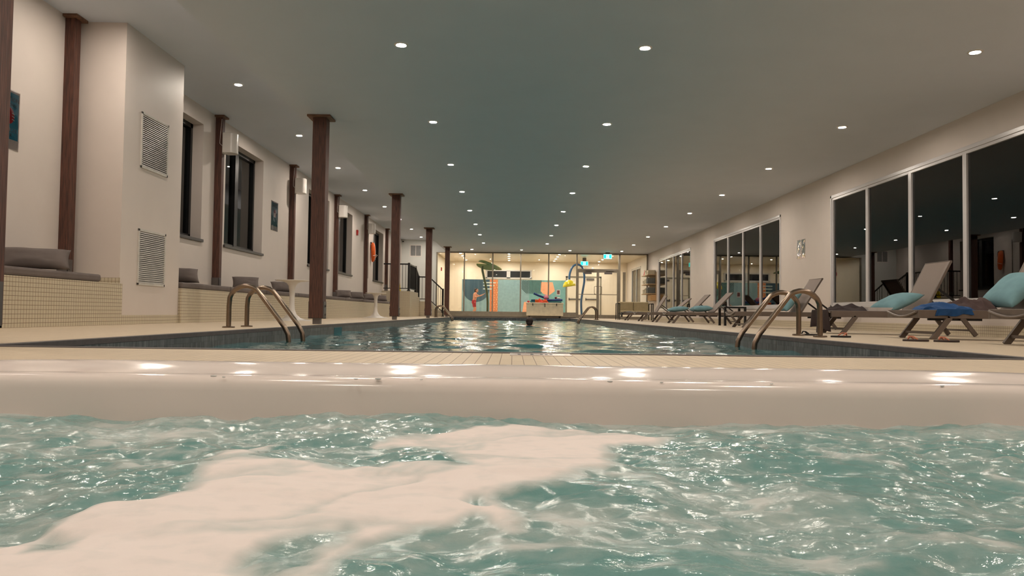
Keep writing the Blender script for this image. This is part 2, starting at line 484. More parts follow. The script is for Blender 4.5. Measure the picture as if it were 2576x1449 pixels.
m = bpy.data.materials.new('pool_water'); m.use_nodes = True
nt = m.node_tree; pb = nt.nodes['Principled BSDF']
pb.inputs['Base Color'].default_value = (0.022, 0.13, 0.145, 1)
pb.inputs['Roughness'].default_value = 0.07
pb.inputs['IOR'].default_value = 1.38
tc = nt.nodes.new('ShaderNodeTexCoord'); n = nt.nodes.new('ShaderNodeTexNoise'); n.inputs['Scale'].default_value = 7
n.inputs['Detail'].default_value = 3
nt.links.new(tc.outputs['Object'], n.inputs['Vector'])
bp = nt.nodes.new('ShaderNodeBump'); bp.inputs['Strength'].default_value = 0.5; bp.inputs['Distance'].default_value = 0.02
nt.links.new(n.outputs[0], bp.inputs['Height']); nt.links.new(bp.outputs[0], pb.inputs['Normal'])
def pz(X, Y):
    h = 0.016 * fbm(X * 1.1 + .25 * Y, Y * .9, 3, 5)
    h += 0.013 * fbm(X * 2.2 + Y * .5, Y * 3.2 - X * .4, 2, 11)
    return WZ + h
pw = grid_obj('pool_water', np.arange(PXL, PXR + .001, .054), np.concatenate([np.arange(PY0, 14, .05), np.arange(14, PY1 + .05, .075)]), pz, m)
tag(pw, 'dark teal rippled water filling the long swimming pool', 'water')

# ---------------------------------------------------------------- hot tub in the foreground
tub = thing('hot_tub', (0, .2, 0), 'pinkish white acrylic hot tub rim across the foreground', 'hot tub')
prof = [(-.30, -.90), (-.16, -.62), (-.07, -.34), (-.035, -.12), (-.024, -.02), (-.019, .022), (-.016, .036), (-.010, .045), (.004, .0500), (.022, .0515), (.042, .051),
        (.065, .046), (.09, .038), (.13, .0325), (.20, .032), (.26, .036), (.30, .045), (.33, .052), (.36, .055), (.385, .053), (.405, .045), (.415, .03), (.42, -.004)]
def path(off, n=14):
    hx, y0, y1, r = 1.30, -1.0, 1.52, .34
    pts = []
    for cx, cy, a0 in ((hx - r, y1 - r, 0), (-hx + r, y1 - r, PI / 2), (-hx + r, y0 + r, PI), (hx - r, y0 + r, 1.5 * PI)):
        for k in range(n + 1):
            a = a0 + PI / 2 * k / n
            pts.append((cx + (r + off) * math.cos(a), cy + (r + off) * math.sin(a)))
    return pts
vs = []; fs = []; k = 60
for o_, z_ in prof:
    vs += [(x, y, z_) for x, y in path(max(o_, -.33))]
for i in range(len(prof) - 1):
    for j in range(k): fs.append((i * k + j, i * k + (j + 1) % k, (i + 1) * k + (j + 1) % k, (i + 1) * k + j))
fs.append(tuple(range(k)))
b = MB(); b.add([(x, y - .2, z) for x, y, z in vs], fs); b.build('shell', M['acrylic'], tub, smooth=60)
# small drops of water on the rim
b = MB()
for q in range(46):
    x = random.uniform(-1.35, 1.35); y = random.choice([random.uniform(1.90, 1.925), random.uniform(1.50, 1.56)])
    if abs(x) > 1.0: y = min(y, 1.86)
    zz = .048 if y > 1.7 else .049
    r = random.uniform(.002, .0045)
    b.sphere((x, y - .2, zz), (r * 1.6, r, r * .5), 8, 5)
wd = b.build('water_drops', mat('water_drop', (200, 200, 198), .02), tub); wd['kind'] = 'stuff'

FO = [(-0.478, 0.694), (-0.47, 0.704), (-0.446, 0.736), (-0.408, 0.797), (-0.353, 0.843), (-0.379, 0.892), (-0.396, 0.966), (-0.384, 1.016), (-0.35, 1.039), (-0.308, 1.008), (-0.203, 1.012), (-0.098, 1.021), (-0.051, 1.037), (-0.077, 1.091), (-0.11, 1.201), (-0.185, 1.243), (-0.243, 1.209), (-0.268, 1.179), (-0.233, 1.255), (-0.195, 1.307), (-0.131, 1.356), (0.011, 1.415), (0.121, 1.405), (0.221, 1.345), (0.286, 1.257), (0.226, 1.215), (0.173, 1.204), (0.145, 1.05), (0.099, 0.962), (0.031, 0.905), (0.003, 0.875), (0.02, 0.799), (0.026, 0.736), (0.01, 0.71), (-0.017, 0.754), (-0.037, 0.774), (-0.076, 0.725), (-0.113, 0.675), (-0.122, 0.615), (-0.125, 0.572), (-0.30, 0.45), (-.55, .50)]
HO = [[(-0.191, 0.621), (-0.193, 0.661), (-0.173, 0.69), (-0.148, 0.709), (-0.143, 0.691), (-0.156, 0.652), (-0.164, 0.617), (-0.173, 0.603)], [(-0.428, 0.685), (-0.429, 0.709), (-0.413, 0.691), (-0.404, 0.658)], [(-0.038, 0.837), (-0.02, 0.874), (-0.015, 0.856), (-0.031, 0.826)]]
SO = [(-0.421, 1.027), (-0.393, 1.099), (-0.387, 1.147), (-0.356, 1.183), (-0.344, 1.166), (-0.36, 1.101), (-0.346, 1.045), (-0.38, 1.004)]
def sdf(X, Y, P):
    dmin = np.full(X.shape, 1e9); ins = np.zeros(X.shape, bool)
    for (xa, ya), (xb, yb) in zip(P, P[1:] + P[:1]):
        ex, ey = xb - xa, yb - ya
        tt = np.clip(((X - xa) * ex + (Y - ya) * ey) / (ex * ex + ey * ey), 0, 1)
        dmin = np.minimum(dmin, np.hypot(X - xa - tt * ex, Y - ya - tt * ey))
        c = ((ya > Y) != (yb > Y)) & (X < ex * (Y - ya) / (ey if ey else 1e-9) + xa)
        ins ^= c
    return np.where(ins, dmin, -dmin)
def foam(X, Y):
    wx = X + .018 * fbm(X * 14, Y * 9, 3, 21); wy = Y + .022 * fbm(X * 14, Y * 9, 3, 22)
    s = sdf(wx, wy, FO)
    for h_ in HO: s = np.minimum(s, -sdf(wx, wy, h_))
    s = np.maximum(s, sdf(wx, wy, SO) - .004)
    f = np.clip((s + .010) / .034, 0, 1)
    # thin streaks of bubbles in the open water
    st = 1 - np.abs(fbm(X * 5 + Y * 2, Y * 9 - X * 3, 4, 31)) * 2.6
    st2 = np.clip(fbm(X * 8, Y * 14, 3, 41) * .8 + .2, 0, 1)
    f = np.maximum(f, np.clip(st, 0, 1) * st2 * .55)
    mist = np.clip(.55 + fbm(X * 12, Y * 18, 4, 51) * .9, 0, 1) * np.clip(1 - np.hypot((X + .03) / .22, (Y - .74) / .14), 0, 1)
    f = np.maximum(f, mist * .8)
    far = np.clip((Y - 1.18) / .25, 0, 1) * (.24 + .18 * fbm(X * 6, Y * 16, 3, 61))
    f = np.maximum(f, far)
    # swirled thin patches inside the foam and cloudy bubbles in the open water
    sw = 1 - np.abs(fbm(X * 4 + .6 * fbm(X * 3, Y * 3, 2, 81), Y * 7 - X * 2, 4, 82)) * 1.9
    f = f * (1 - .32 * np.clip(sw, 0, 1) ** 2 * np.clip(s / .02, 0, 1))
    cloud = .02 + .22 * fbm(X * 4, Y * 7, 4, 91) + .16 * np.clip(-X / .6 + .1, 0, 1) * (.6 + .6 * fbm(X * 11, Y * 16, 3, 95))
    return np.clip(np.maximum(f, np.clip(cloud, 0, .6)), 0, 1)
def tz(X, Y):
    fo = foam(X, Y)
    h = .010 * fbm(X * 2.2 + .4, Y * 3.2, 2, 71)
    ch = .0085 * fbm(X * 8, Y * 13, 3, 72, .6)
    ch2 = (.0030 * fbm(X * 30, Y * 40, 2, 73) + .0008 * fbm(X * 75, Y * 95, 1, 77)) * np.clip(.35 + 1.2 * vnoise(X * 5, Y * 8, 79) + .45, .12, 1.4)
    return TZ + h + ch * (1 - .6 * fo) + ch2 * (1 - .93 * fo) + .005 * fo
xs = np.concatenate([np.arange(-1.33, -.98, .03), np.arange(-.98, .98, .0042), np.arange(.98, 1.34, .03)])
ys = np.concatenate([np.arange(-1.03, .5, .04), np.arange(.5, 1.548, .0042)])
m = bpy.data.materials.new('whirlpool_water'); m.use_nodes = True
nt = m.node_tree; pb = nt.nodes['Principled BSDF']
at = nt.nodes.new('ShaderNodeAttribute'); at.attribute_name = 'foam'
tc = nt.nodes.new('ShaderNodeTexCoord')
mp = nt.nodes.new('ShaderNodeMapping'); mp.inputs['Scale'].default_value = (1, 1.4, 1)
nt.links.new(tc.outputs['Object'], mp.inputs[0])
n = nt.nodes.new('ShaderNodeTexNoise'); n.inputs['Scale'].default_value = 34; n.inputs['Detail'].default_value = 6
nt.links.new(mp.outputs[0], n.inputs['Vector'])
ma = nt.nodes.new('ShaderNodeMath'); ma.operation = 'MULTIPLY_ADD'; ma.inputs[1].default_value = .5; ma.inputs[2].default_value = -.25
nt.links.new(n.outputs[0], ma.inputs[0])
a2 = nt.nodes.new('ShaderNodeMath'); a2.operation = 'ADD'; a2.use_clamp = True
nt.links.new(at.outputs['Fac'], a2.inputs[0]); nt.links.new(ma.outputs[0], a2.inputs[1])
mx = nt.nodes.new('ShaderNodeMix'); mx.data_type = 'RGBA'
mx.inputs[6].default_value = (*lin((108, 148, 146)), 1); mx.inputs[7].default_value = (*lin((226, 216, 212)), 1)
nt.links.new(a2.outputs[0], mx.inputs[0]); nt.links.new(mx.outputs[2], pb.inputs['Base Color'])
mr = nt.nodes.new('ShaderNodeMapRange'); mr.inputs[3].default_value = .07; mr.inputs[4].default_value = .75
nt.links.new(a2.outputs[0], mr.inputs[0]); nt.links.new(mr.outputs[0], pb.inputs['Roughness'])
pb.inputs['IOR'].default_value = 1.4
n2 = nt.nodes.new('ShaderNodeTexNoise'); n2.inputs['Scale'].default_value = 55; n2.inputs['Detail'].default_value = 4
nt.links.new(mp.outputs[0], n2.inputs['Vector'])
bp = nt.nodes.new('ShaderNodeBump'); bp.inputs['Distance'].default_value = .006
sr = nt.nodes.new('ShaderNodeMapRange'); sr.inputs[3].default_value = .35; sr.inputs[4].default_value = .08
nt.links.new(a2.outputs[0], sr.inputs[0]); nt.links.new(sr.outputs[0], bp.inputs['Strength'])
nt.links.new(n2.outputs[0], bp.inputs['Height']); nt.links.new(bp.outputs[0], pb.inputs['Normal'])
tw = grid_obj('hot_tub_water', xs, ys, tz, m, foam)
tag(tw, 'churning pale teal hot tub water with a broad drift of white foam', 'water')

# ---------------------------------------------------------------- downlights
def make_light(name='ceiling_light'):
    r = thing(name, (0, 0, 0), '', 'ceiling light')
    MB().lathe([(.050, 0), (.052, -.008), (.070, -.006), (.074, 0)], n=24).build('trim_ring', M['white'], r)
    MB().lathe([(.046, -.004), (.040, -.0055), (.01, -.006)], n=20).build('lens', M['lamp'], r)
    return r
L0 = make_light(); used = [False]
def light(x, y, z, label, group):
    o = L0 if not used[0] else copy_tree(L0)
    used[0] = True
    o.location = (x, y, z); o['label'] = label; o['category'] = 'ceiling light'; o['group'] = group
ROW = [7.55 + 3.075 * k for k in range(8)]
for nm, x in (('left', -1.16), ('middle', 1.305), ('right', 4.64)):
    for k, y in enumerate(ROW):
        light(x, y, CZ, f'round recessed ceiling light in the {nm} pool row, {ORD[k]} nearest the camera', f'{nm} row of pool ceiling lights')
    for k, y in enumerate((4.475, 1.4, -1.675)):
        light(x, y, CZ, f'round recessed ceiling light of the {nm} row above the hot tub, {ORD[k]} from the pool', f'{nm} row of hot tub ceiling lights')
for k, y in enumerate([7.58 + 3.08 * k for k in range(9)]):
    light(-3.95, y, CL, f'round recessed light in the raised ceiling by the left wall, {ORD[k]} nearest', 'raised ceiling lights on the left')
for k, y in enumerate((4.5, 1.4, -1.7)):
    light(-3.95, y, CL, f'round recessed light in the raised ceiling beside the hot tub, {ORD[k]} from the pool', 'raised ceiling lights beside the hot tub')
for k, x in enumerate((-1.76, .35, 2.41, 4.62)):
    light(x, 32.08, CZ, f'round recessed light in front of the glass wall, {ORD[k]} from the left', 'lights along the glass wall')
for r_, y in enumerate((34.3, 35.7, 37.1, 38.6)):  # splash room lamp grid, with extra lamps added to brighten its walls
    for k, x in enumerate((-2.4, -.2, 2.1, 4.4)):
        light(x, y, CZ, f'round ceiling light in the partly added splash room grid, {ORD[r_]} row, {ORD[k]} from left', 'partly added splash room ceiling lights')

# ---------------------------------------------------------------- timber pillars
def pillar(y, label):
    x = -2.70
    r = thing('timber_pillar', (x, y, 0), label, 'pillar', 'timber pillars along the pool')
    MB().box(-.095, .095, -.095, .095, .085, CZ - .025).build('post', M['wood'], r, bevel=.006, smooth=0)
    MB().box(-.16, .16, -.16, .16, CZ - .028, CZ).build('cap', M['woodcap'], r, bevel=.004, smooth=0)
    MB().box(-.05, .05, -.05, .05, 0, .085).build('foot', M['steelgrey'], r, smooth=0)
    br = MB().box(-.106, -.095, -.07, .07, .075, .31).box(.095, .106, -.07, .07, .075, .31).box(-.106, .106, -.07, .07, .075, .085)
    k = br.build('bracket', M['steelgrey'], r, smooth=0)
    bo = MB()
    for s in (-1, 1):
        for z in (.13, .25): bo.tube([(s * .106, 0, z), (s * .122, 0, z)], .014, 6)
    bo.build('bolt', M['steelgrey'], k)
for y, l in ((3.77, 'dark wooden pillar at the left edge, closest to the camera'), (10.45, 'tall dark wooden pillar beside the nearer white round table'),
             (17.3, 'dark wooden pillar between the second white table and the stairs'), (24.15, 'dark wooden pillar in front of the stair railing'),
             (31.0, 'dark wooden pillar standing before the glass wall')):
    pillar(y, l)

# ---------------------------------------------------------------- wall posts and speakers
POSTS = (8.24, 12.45, 16.62, 20.8, 25.05, 29.15)
for k, y in enumerate(POSTS):
    pb0 = .455 if k < 5 else .975
    r = thing('wall_post', (LX, y, pb0), f'slim dark wooden post on the left wall, {ORD[k]} from the camera', 'wall post', 'slim wooden posts on the left wall')
    MB().box(0, .115, -.055, .055, 0, CL - pb0 - .02).build('post', M['wood'], r, bevel=.004, smooth=0)
    MB().box(0, .16, -.11, .11, CL - pb0 - .03, CL - pb0).build('cap', M['woodcap'], r, smooth=0, bevel=.003)
    MB().box(.0, .122, -.066, -.055, .0, .25).box(.115, .124, -.066, .02, 0, .25).build('bracket', M['steelgrey'], r, smooth=0)
for k, y in enumerate(POSTS[1:5]):
    r = thing('wall_speaker', (LX + .115, y, 2.93), f'white box speaker on the {ORD[k+1]} wall post from the camera', 'speaker', 'white speakers on the wall posts')
    vs = []; prof2 = []
    for q in range(9):
        a = -PI / 2 + PI * q / 8
        prof2.append((.15 + .09 * math.cos(a), .125 * math.sin(a)))
    pl = [(.03, -.125)] + prof2[0:] + [(.03, .125)]
    n_ = len(pl)
    b = MB().add([(px, py, -.165) for px, py in pl] + [(px, py, .165) for px, py in pl],
                 [tuple(range(n_)), tuple(range(2 * n_ - 1, n_ - 1, -1))] + [(i, i + n_, (i + 1) % n_ + n_, (i + 1) % n_) for i in range(n_)])
    b.build('cabinet', M['white'], r, bevel=.006, smooth=45)
    MB().box(0, .03, -.05, .05, -.17, .17).build('wall_bracket', M['white'], r, smooth=0)
    MB().tube([(-.01, -.06, .40), (-.02, -.09, .1), (-.01, -.13, -.02), (.03, -.11, -.06)], .004, 6).build('cable', M['white'], r)

# ---------------------------------------------------------------- left windows
for k, (a, c) in enumerate(LW):
    r = thing(f'window_{k+1}', (LX, (a + c) / 2, WZ0), f'black framed tall window recessed in the left wall, {ORD[k]} from the camera', 'window', kind='structure')
    h = WZ1 - WZ0; hw = (c - a) / 2; f = .07
    b = MB().box(-.27, -.17, -hw, -hw + f, 0, h).box(-.27, -.17, hw - f, hw, 0, h).box(-.27, -.17, -hw, hw, 0, f).box(-.27, -.17, -hw, hw, h - f, h)
    b.box(-.26, -.16, -.09, .05, 0, h).box(-.25, -.18, .05, .12, f, h - f)
    b.build('window_frame', M['black'], r, smooth=0)
    MB().box(-.225, -.215, -hw + f, hw - f, f, h - f).build('window_pane', M['glassdark'], r, smooth=0)
    MB().box(-.17, .035, -hw - .03, hw + .03, -.045, 0).build('window_sill', mat('sill_stone', (66, 62, 60), .4), r, smooth=0, bevel=.003)
# right windows
for k, (a, c) in enumerate(RW):
    r = thing(f'window_{k+6}', (RX, (a + c) / 2, RZ0), f'wide white framed night window in the right wall, {ORD[k]} from the camera', 'window', kind='structure')
    h = RZ1 - RZ0; hw = (c - a) / 2; n_ = 4 if k < 3 else 2
    b = MB(); o = .05
    b.box(-.012, o + .03, -hw, -hw + .055, 0, h).box(-.012, o + .03, hw - .055, hw, 0, h).box(-.012, o + .03, -hw, hw, 0, .055).box(-.012, o + .03, -hw, hw, h - .055, h)
    b.build('window_frame', M['winwhite'], r, smooth=0, bevel=.004)
    wdt = (2 * hw - .11) / n_
    for q in range(n_):
        y0 = -hw + .055 + q * wdt
        s = MB()
        fr = .042
        s.box(.002, .05, y0, y0 + fr, .055, h - .055).box(.002, .05, y0 + wdt - fr, y0 + wdt, .055, h - .055)
        s.box(.002, .05, y0 + fr, y0 + wdt - fr, .055, .055 + fr).box(.002, .05, y0 + fr, y0 + wdt - fr, h - .055 - fr, h - .055)
        so = s.build('sash', M['winwhite'], r, smooth=0, bevel=.003)
        MB().box(.03, .036, y0 + fr, y0 + wdt - fr, .055 + fr, h - .055 - fr).build('window_pane', M['glassdark'], so, smooth=0)

# ---------------------------------------------------------------- glass wall and doors
gw = thing('window_10', (0, GY, 0), 'floor to ceiling glass wall in slim grey frames at the far end', 'glass wall', kind='structure')
MU = [-3.38, -2.16, -.90, .34, 1.58, 2.83]
MB().box(-3.41, 2.80, -.09, .09, .03, .25).build('curb', M['alu'], gw, smooth=0, bevel=.004)
MB().box(-3.41, 2.80, -.07, .09, 0, .03).build('shadow_gap_strip', M['coping'], gw, smooth=0)  # charcoal colour stands in for the shadow gap under the curb
fr = MB()
for x in MU: fr.box(x - .028, x + .028, -.04, .04, .25, CZ)
fr.box(2.80, 2.86, -.05, .05, 0, CZ).box(4.67, 4.76, -.05, .05, 0, CZ).box(5.92, 5.98, -.04, .04, 0, CZ)
fr.box(-3.41, 5.98, -.045, .045, CZ - .055, CZ).box(2.86, 4.67, -.05, .05, 2.12, 2.19).box(4.76, 5.92, -.04, .04, -.03, .1)
fr.build('mullions', M['alu'], gw, smooth=0)
for x0, x1, z0, z1 in [(MU[i] + .028, MU[i + 1] - .028, .25, CZ - .055) for i in range(5)] + [(2.86, 4.67, 2.19, CZ - .055), (4.76, 5.92, .1, CZ - .055)]:
    MB().box(x0, x1, -.005, .005, z0, z1).build('glass_pane', M['glass'], gw, smooth=0)
for k, (x0, x1, hs) in enumerate(((2.86, 3.765, 1), (3.765, 4.67, -1))):
    r = thing(f'door_{k+1}', (x0, GY, 0), ('left' if k == 0 else 'right') + ' leaf of the framed glass double door', 'door', kind='structure')
    w_ = x1 - x0; s = .055
    MB().box(0, s, -.025, .025, .0, 2.12).box(w_ - s, w_, -.025, .025, .0, 2.12).box(s, w_ - s, -.025, .025, 0, .16).box(s, w_ - s, -.025, .025, 2.03, 2.12).box(s, w_ - s, -.02, .02, 1.045, 1.075).build('door_frame', M['alu'], r, smooth=0)
    MB().box(s, w_ - s, -.004, .004, .16, 2.03).build('door_glass', M['glass'], r, smooth=0)
    hx = w_ - .10 if hs > 0 else .10
    MB().tube([(hx + hs * .07, -.03, 1.42), (hx - hs * .02, -.08, 1.42), (hx - hs * .06, -.085, 1.40), (hx - hs * .06, -.085, 1.09), (hx, -.03, 1.07)], .011, 8).build('door_handle', M['steel'], r)
    MB().box(w_ * .5 - .17, w_ * .5 + .17, -.09, -.025, 1.96, 2.05).box(w_ * .5 - .1, w_ * .5 + .25, -.10, -.03, 2.10, 2.125).build('door_closer', M['steelgrey'], r, smooth=0, bevel=.004)

def exit_sign(x, y, z, label):
    r = thing('exit_sign', (x, y, z), label, 'exit sign')
    MB().box(-.19, .19, -.03, .03, -.115, .105).build('housing', M['steelgrey'], r, smooth=0, bevel=.01)
    MB().box(-.18, .18, -.034, -.03, -.105, .095).build('face', M['exitwhite'], r, smooth=0)
    b = MB()
    for s in (-1, 1): b.box(s * .115 - .048, s * .115 + .048, -.0365, -.034, -.08, .07)
    b.build('green_panel', M['exitgreen'], r, smooth=0)
    f = MB()
    f.sphere((-.012, -.036, .035), (.011, .002, .012), 8, 6)
    f.bar((-.006, -.036, .02), (.006, -.036, -.02), .003, .016, up=(0, 0, 1)).bar((.004, -.036, -.02), (.028, -.036, -.055), .003, .010).bar((.002, -.036, -.02), (-.022, -.036, -.05), .003, .010)
    f.bar((-.005, -.036, .015), (-.03, -.036, -.002), .003, .007).bar((-.002, -.036, .015), (.022, -.036, .01), .003, .007)
    f.build('running_figure', mat('figure_dark_green', (20, 100, 110), .5), r)
    MB().box(-.09, .09, -.03, .03, .105, CZ - z).build('mount', M['steelgrey'], r, smooth=0)
exit_sign(4.10, 32.75, 2.70, 'glowing green exit sign hung in front of the glass door')
exit_sign(3.42, 36.2, 2.62, 'glowing green exit sign inside the splash room behind the glass')

# ---------------------------------------------------------------- mural and the splash room
mu = thing('wall_mural_painting', (0, MY, 0), 'large painted wall panel of blue, orange and striped shapes behind the glass', 'mural')
MB().box(-2.66, .86, -.02, 0, 0, 1.93).build('pale_field', M['m_bg'], mu, smooth=0)
MB().box(.86, 2.76, -.02, 0, 0, 1.93).build('green_field', M['m_bg2'], mu, smooth=0)
pl = [(-2.62, 1.93), (-2.62, 1.45)] + [(-1.92 - .70 * math.cos(a), 1.45 - .70 * math.sin(a)) for a in [PI * q / 28 for q in range(1, 28)]] + [(-1.22, 1.45), (-1.22, 1.93)]
MB().prism(pl, -.024, -.02).build('navy_arch', M['m_navy'], mu, smooth=0)
MB().box(-1.20, -.78, -.025, -.02, 0, 1.93).build('orange_band', M['m_orange'], mu, smooth=0)
b = MB()
for i in range(3):
    for j in range(15):
        x = -1.10 + i * .13 + (j % 2) * .03; z = .08 + j * .125 + i * .03
        if z < 1.86: b.prism([(x - .014, z - .03), (x + .012, z - .035), (x + .016, z + .03), (x - .006, z + .038)], -.027, -.025)
b.build('cream_dashes', M['m_cream'], mu, smooth=0)
b = MB()
for z, x1 in ((1.74, -.88), (1.59, -.98), (1.41, -1.08)): b.box(-1.55, x1, -.029, -.0272, z, z + .055)
b.build('white_bars', M['m_white'], mu, smooth=0)
b = MB()
X0, X1, Z0, Z1 = .46, .85, 1.22, 1.92
def clipseg(c):    # band running down to the right, clipped to the rectangle, also cut at the lower left
    pts = []
    for t_ in np.linspace(0, 1, 41):
        x = X0 + (X1 - X0) * t_; z = c - (x - X0) * 1.0
        if Z0 <= z <= Z1: pts.append((x, z))
    return pts
for q in range(10):
    p = clipseg(1.50 + q * .083)
    if len(p) > 1:
        (xa, za), (xb, zb) = p[0], p[-1]
        b.prism([(xa, za - .026), (xb, zb - .026), (xb, zb + .026), (xa, za + .026)], -.024, -.02)
b.build('diagonal_stripes', M['m_green'], mu, smooth=0)
b = MB()
for q in range(9): b.box(.875 + q * .072, .916 + q * .072, -.024, -.02, 1.22, 1.92)
b.build('upright_stripes', M['m_green'], mu, smooth=0)
MB().prism([(1.49, 1.83), (2.08, 1.83), (2.20, 1.37), (1.90, 1.14), (1.62, 1.20), (1.46, 1.35)], -.0255, -.02).prism([(.60, .78), (.92, .78), (.92, .18), (.50, .18)], -.0255, -.02).build('peach_shapes', M['m_peach'], mu, smooth=0)

def small_window(x0, x1):
    pass
r = thing('window_11', (0, MY, 2.0), 'pair of dark slot windows above the painted wall', 'window', kind='structure')
MB().box(-1.42, .98, -.05, .0, -.02, .05).box(-1.42, .98, -.05, 0, .38, .44).box(-1.42, -1.34, -.05, 0, .0, .4).box(.90, .98, -.05, 0, 0, .4).box(-.33, -.14, -.05, 0, 0, .4).build('window_frame', M['winwhite'], r, smooth=0)
MB().box(-1.34, .90, -.02, 0, .05, .38).build('window_pane', mat('night_glass', (52, 52, 56), .08), r, smooth=0)
r = thing('window_12', (5.82, MY, .35), 'narrow dark window beside the far right corner of the splash room', 'window', kind='structure')
MB().box(-.11, .11, -.03, 0, 0, 2.1).build('window_frame', M['wallwarm'], r, smooth=0)
MB().box(-.075, .075, -.035, -.03, .04, 2.05).build('window_pane', mat('dim_glass', (130, 122, 112), .1), r, smooth=0)
r = thing('door_3', (3.70, MY, 0), 'white double door in the wall of the splash room', 'door', kind='structure')
MB().box(-.93, -.86, -.05, 0, 0, 2.15).box(.86, .93, -.05, 0, 0, 2.15).box(-.93, .93, -.05, 0, 2.08, 2.16).build('door_frame', M['alu'], r, smooth=0)
for s in (-1, 1):
    l = MB().box(min(0, s * .86) + .003, max(0, s * .86) - .003, -.035, 0, .01, 2.08).build('door_leaf', M['door'], r, smooth=0)
    MB().box(s * .1, s * .78, -.09, -.05, .93, .99).box(s * .1, s * .14, -.09, -.035, .9, 1.03).box(s * .74, s * .78, -.09, -.035, .9, 1.03).build('push_bar', M['steelgrey'], l, smooth=0)
MB().box(.15, .55, -.1, -.04, 1.96, 2.05).build('door_closer', M['steelgrey'], r, smooth=0)

def alarm(x, y, z, label):
    r = thing('fire_alarm', (x, y, z), label, 'fire alarm')
    MB().box(0, .05, -.06, .06, -.085, .085).build('housing', M['alarmred'], r, smooth=0, bevel=.008)
    MB().box(.05, .056, -.035, .035, -.02, .05).build('lens', M['red'], r, smooth=0)
alarm(LX, 23.75, 2.66, 'small red fire alarm on the left wall between two windows')
alarm(-3.45, 36.1, 2.25, 'red fire alarm on the splash room wall behind the glass')

# leaf shaped water feature
wf = thing('leaf_water_feature', (-1.20, 36.3, 0), 'tall green curved stem topped by a tilted leaf in the splash room', 'water feature')
pts = [(-.02, 0), (0, .3), (0, .7), (-.03, 1.1), (-.11, 1.55), (-.20, 1.9), (-.27, 2.2), (-.29, 2.36), (-.28, 2.44)]
cv = []
for i in range(len(pts) - 1):
    for t_ in (0, .5): cv.append((pts[i][0] * (1 - t_) + pts[i + 1][0] * t_, 0, pts[i][1] * (1 - t_) + pts[i + 1][1] * t_))
cv.append((pts[-1][0], 0, pts[-1][1]))
MB().tube(cv, .055, 14).build('stem', M['darkgreen'], wf)
b = MB(); n_ = 48
vs = [(0, 0, .02)]
for i in range(n_ + 1):
    a = math.radians(205) + (2 * PI - .55) * i / n_
    rr = .62 * (1 + .03 * math.sin(a * 5))
    vs.append((rr * math.cos(a), rr * .95 * math.sin(a), -.06 + .05 * math.sin(2 * a)))
top = [(x, y, z + .03) for x, y, z in vs]
k = len(vs)
fs = [(0, i + 2, i + 1) for i in range(n_)] + [(k, k + i + 1, k + i + 2) for i in range(n_)] + [(i + 1, i + 2, k + i + 2, k + i + 1) for i in range(n_)] + [(0, 1, k + 1, k), (0, k, 2 * k - 1, k - 1)]
b.add(vs + top, fs); b.build('leaf', M['green'], wf, loc=(.06, 0, 2.47), rot=(math.radians(-14), math.radians(13), 0))

wf = thing('shower_water_feature', (3.19, 35.0, 0), 'blue cane shaped pipe with a yellow bowl in the splash room', 'water feature')
pts = [(.03, 0), (.0, .35), (-.01, .8), (.05, 1.25), (.12, 1.7), (.11, 2.05), (.04, 2.32), (-.10, 2.46), (-.28, 2.47), (-.43, 2.37), (-.53, 2.15), (-.57, 1.95), (-.57, 1.78)]
cv = []
for i in range(len(pts) - 1):
    p0 = pts[max(i - 1, 0)]; p1 = pts[i]; p2 = pts[i + 1]; p3 = pts[min(i + 2, len(pts) - 1)]
    for t_ in (0, .33, .67):
        q = [.5 * (2 * p1[c] + (-p0[c] + p2[c]) * t_ + (2 * p0[c] - 5 * p1[c] + 4 * p2[c] - p3[c]) * t_ ** 2 + (-p0[c] + 3 * p1[c] - 3 * p2[c] + p3[c]) * t_ ** 3) for c in (0, 1)]
        cv.append((q[0], 0, q[1]))
cv.append((pts[-1][0], 0, pts[-1][1]))
MB().tube(cv, .05, 14).build('pipe', M['bluepaint'], wf)
MB().lathe([(.30, -.0), (.305, .02), (.27, .12), (.20, .22), (.10, .285), (.03, .30), (.02, .28), (.10, .265), (.19, .2), (.26, .1), (.29, 0)], n=32).build('bowl', M['yellow'], wf, loc=(-.57, 0, 1.46), rot=(0, math.radians(-8), 0))

# ---------------------------------------------------------------- bench
def bench(y0, y1, label):
    r = tag(MB().box(LX + .004, -4.33, y0, y1, 0, .455).build('tiled_bench', M['wtile'], smooth=0), label, 'bench', 'tiled wall benches')
    return r
bench(BY, 8.37, 'beige tiled bench along the left wall, before the vent pier')
bench(9.875, 28.45, 'long beige tiled bench under the windows, beyond the vent pier')
segs = [(4.2, 7.95), (9.9, 11.6), (11.62, 13.3), (13.32, 15.3), (15.32, 17.3), (17.32, 19.6), (19.62, 21.9), (21.92, 24.2), (24.22, 26.4), (26.42, 28.4)]
for k, (a, c) in enumerate(segs):
    lb = 'grey bench cushion in front of the vent pier, at the far left' if k == 0 else f'flat grey bench cushion beyond the vent pier, {ORD[k-1]} from it'
    o = MB().box(-4.80, -4.335, a, c, .456, .535).build('bench_cushion', M['cushion'], bevel=.022, smooth=0)
    tag(o, lb, 'cushion', 'flat grey cushions on the tiled benches')

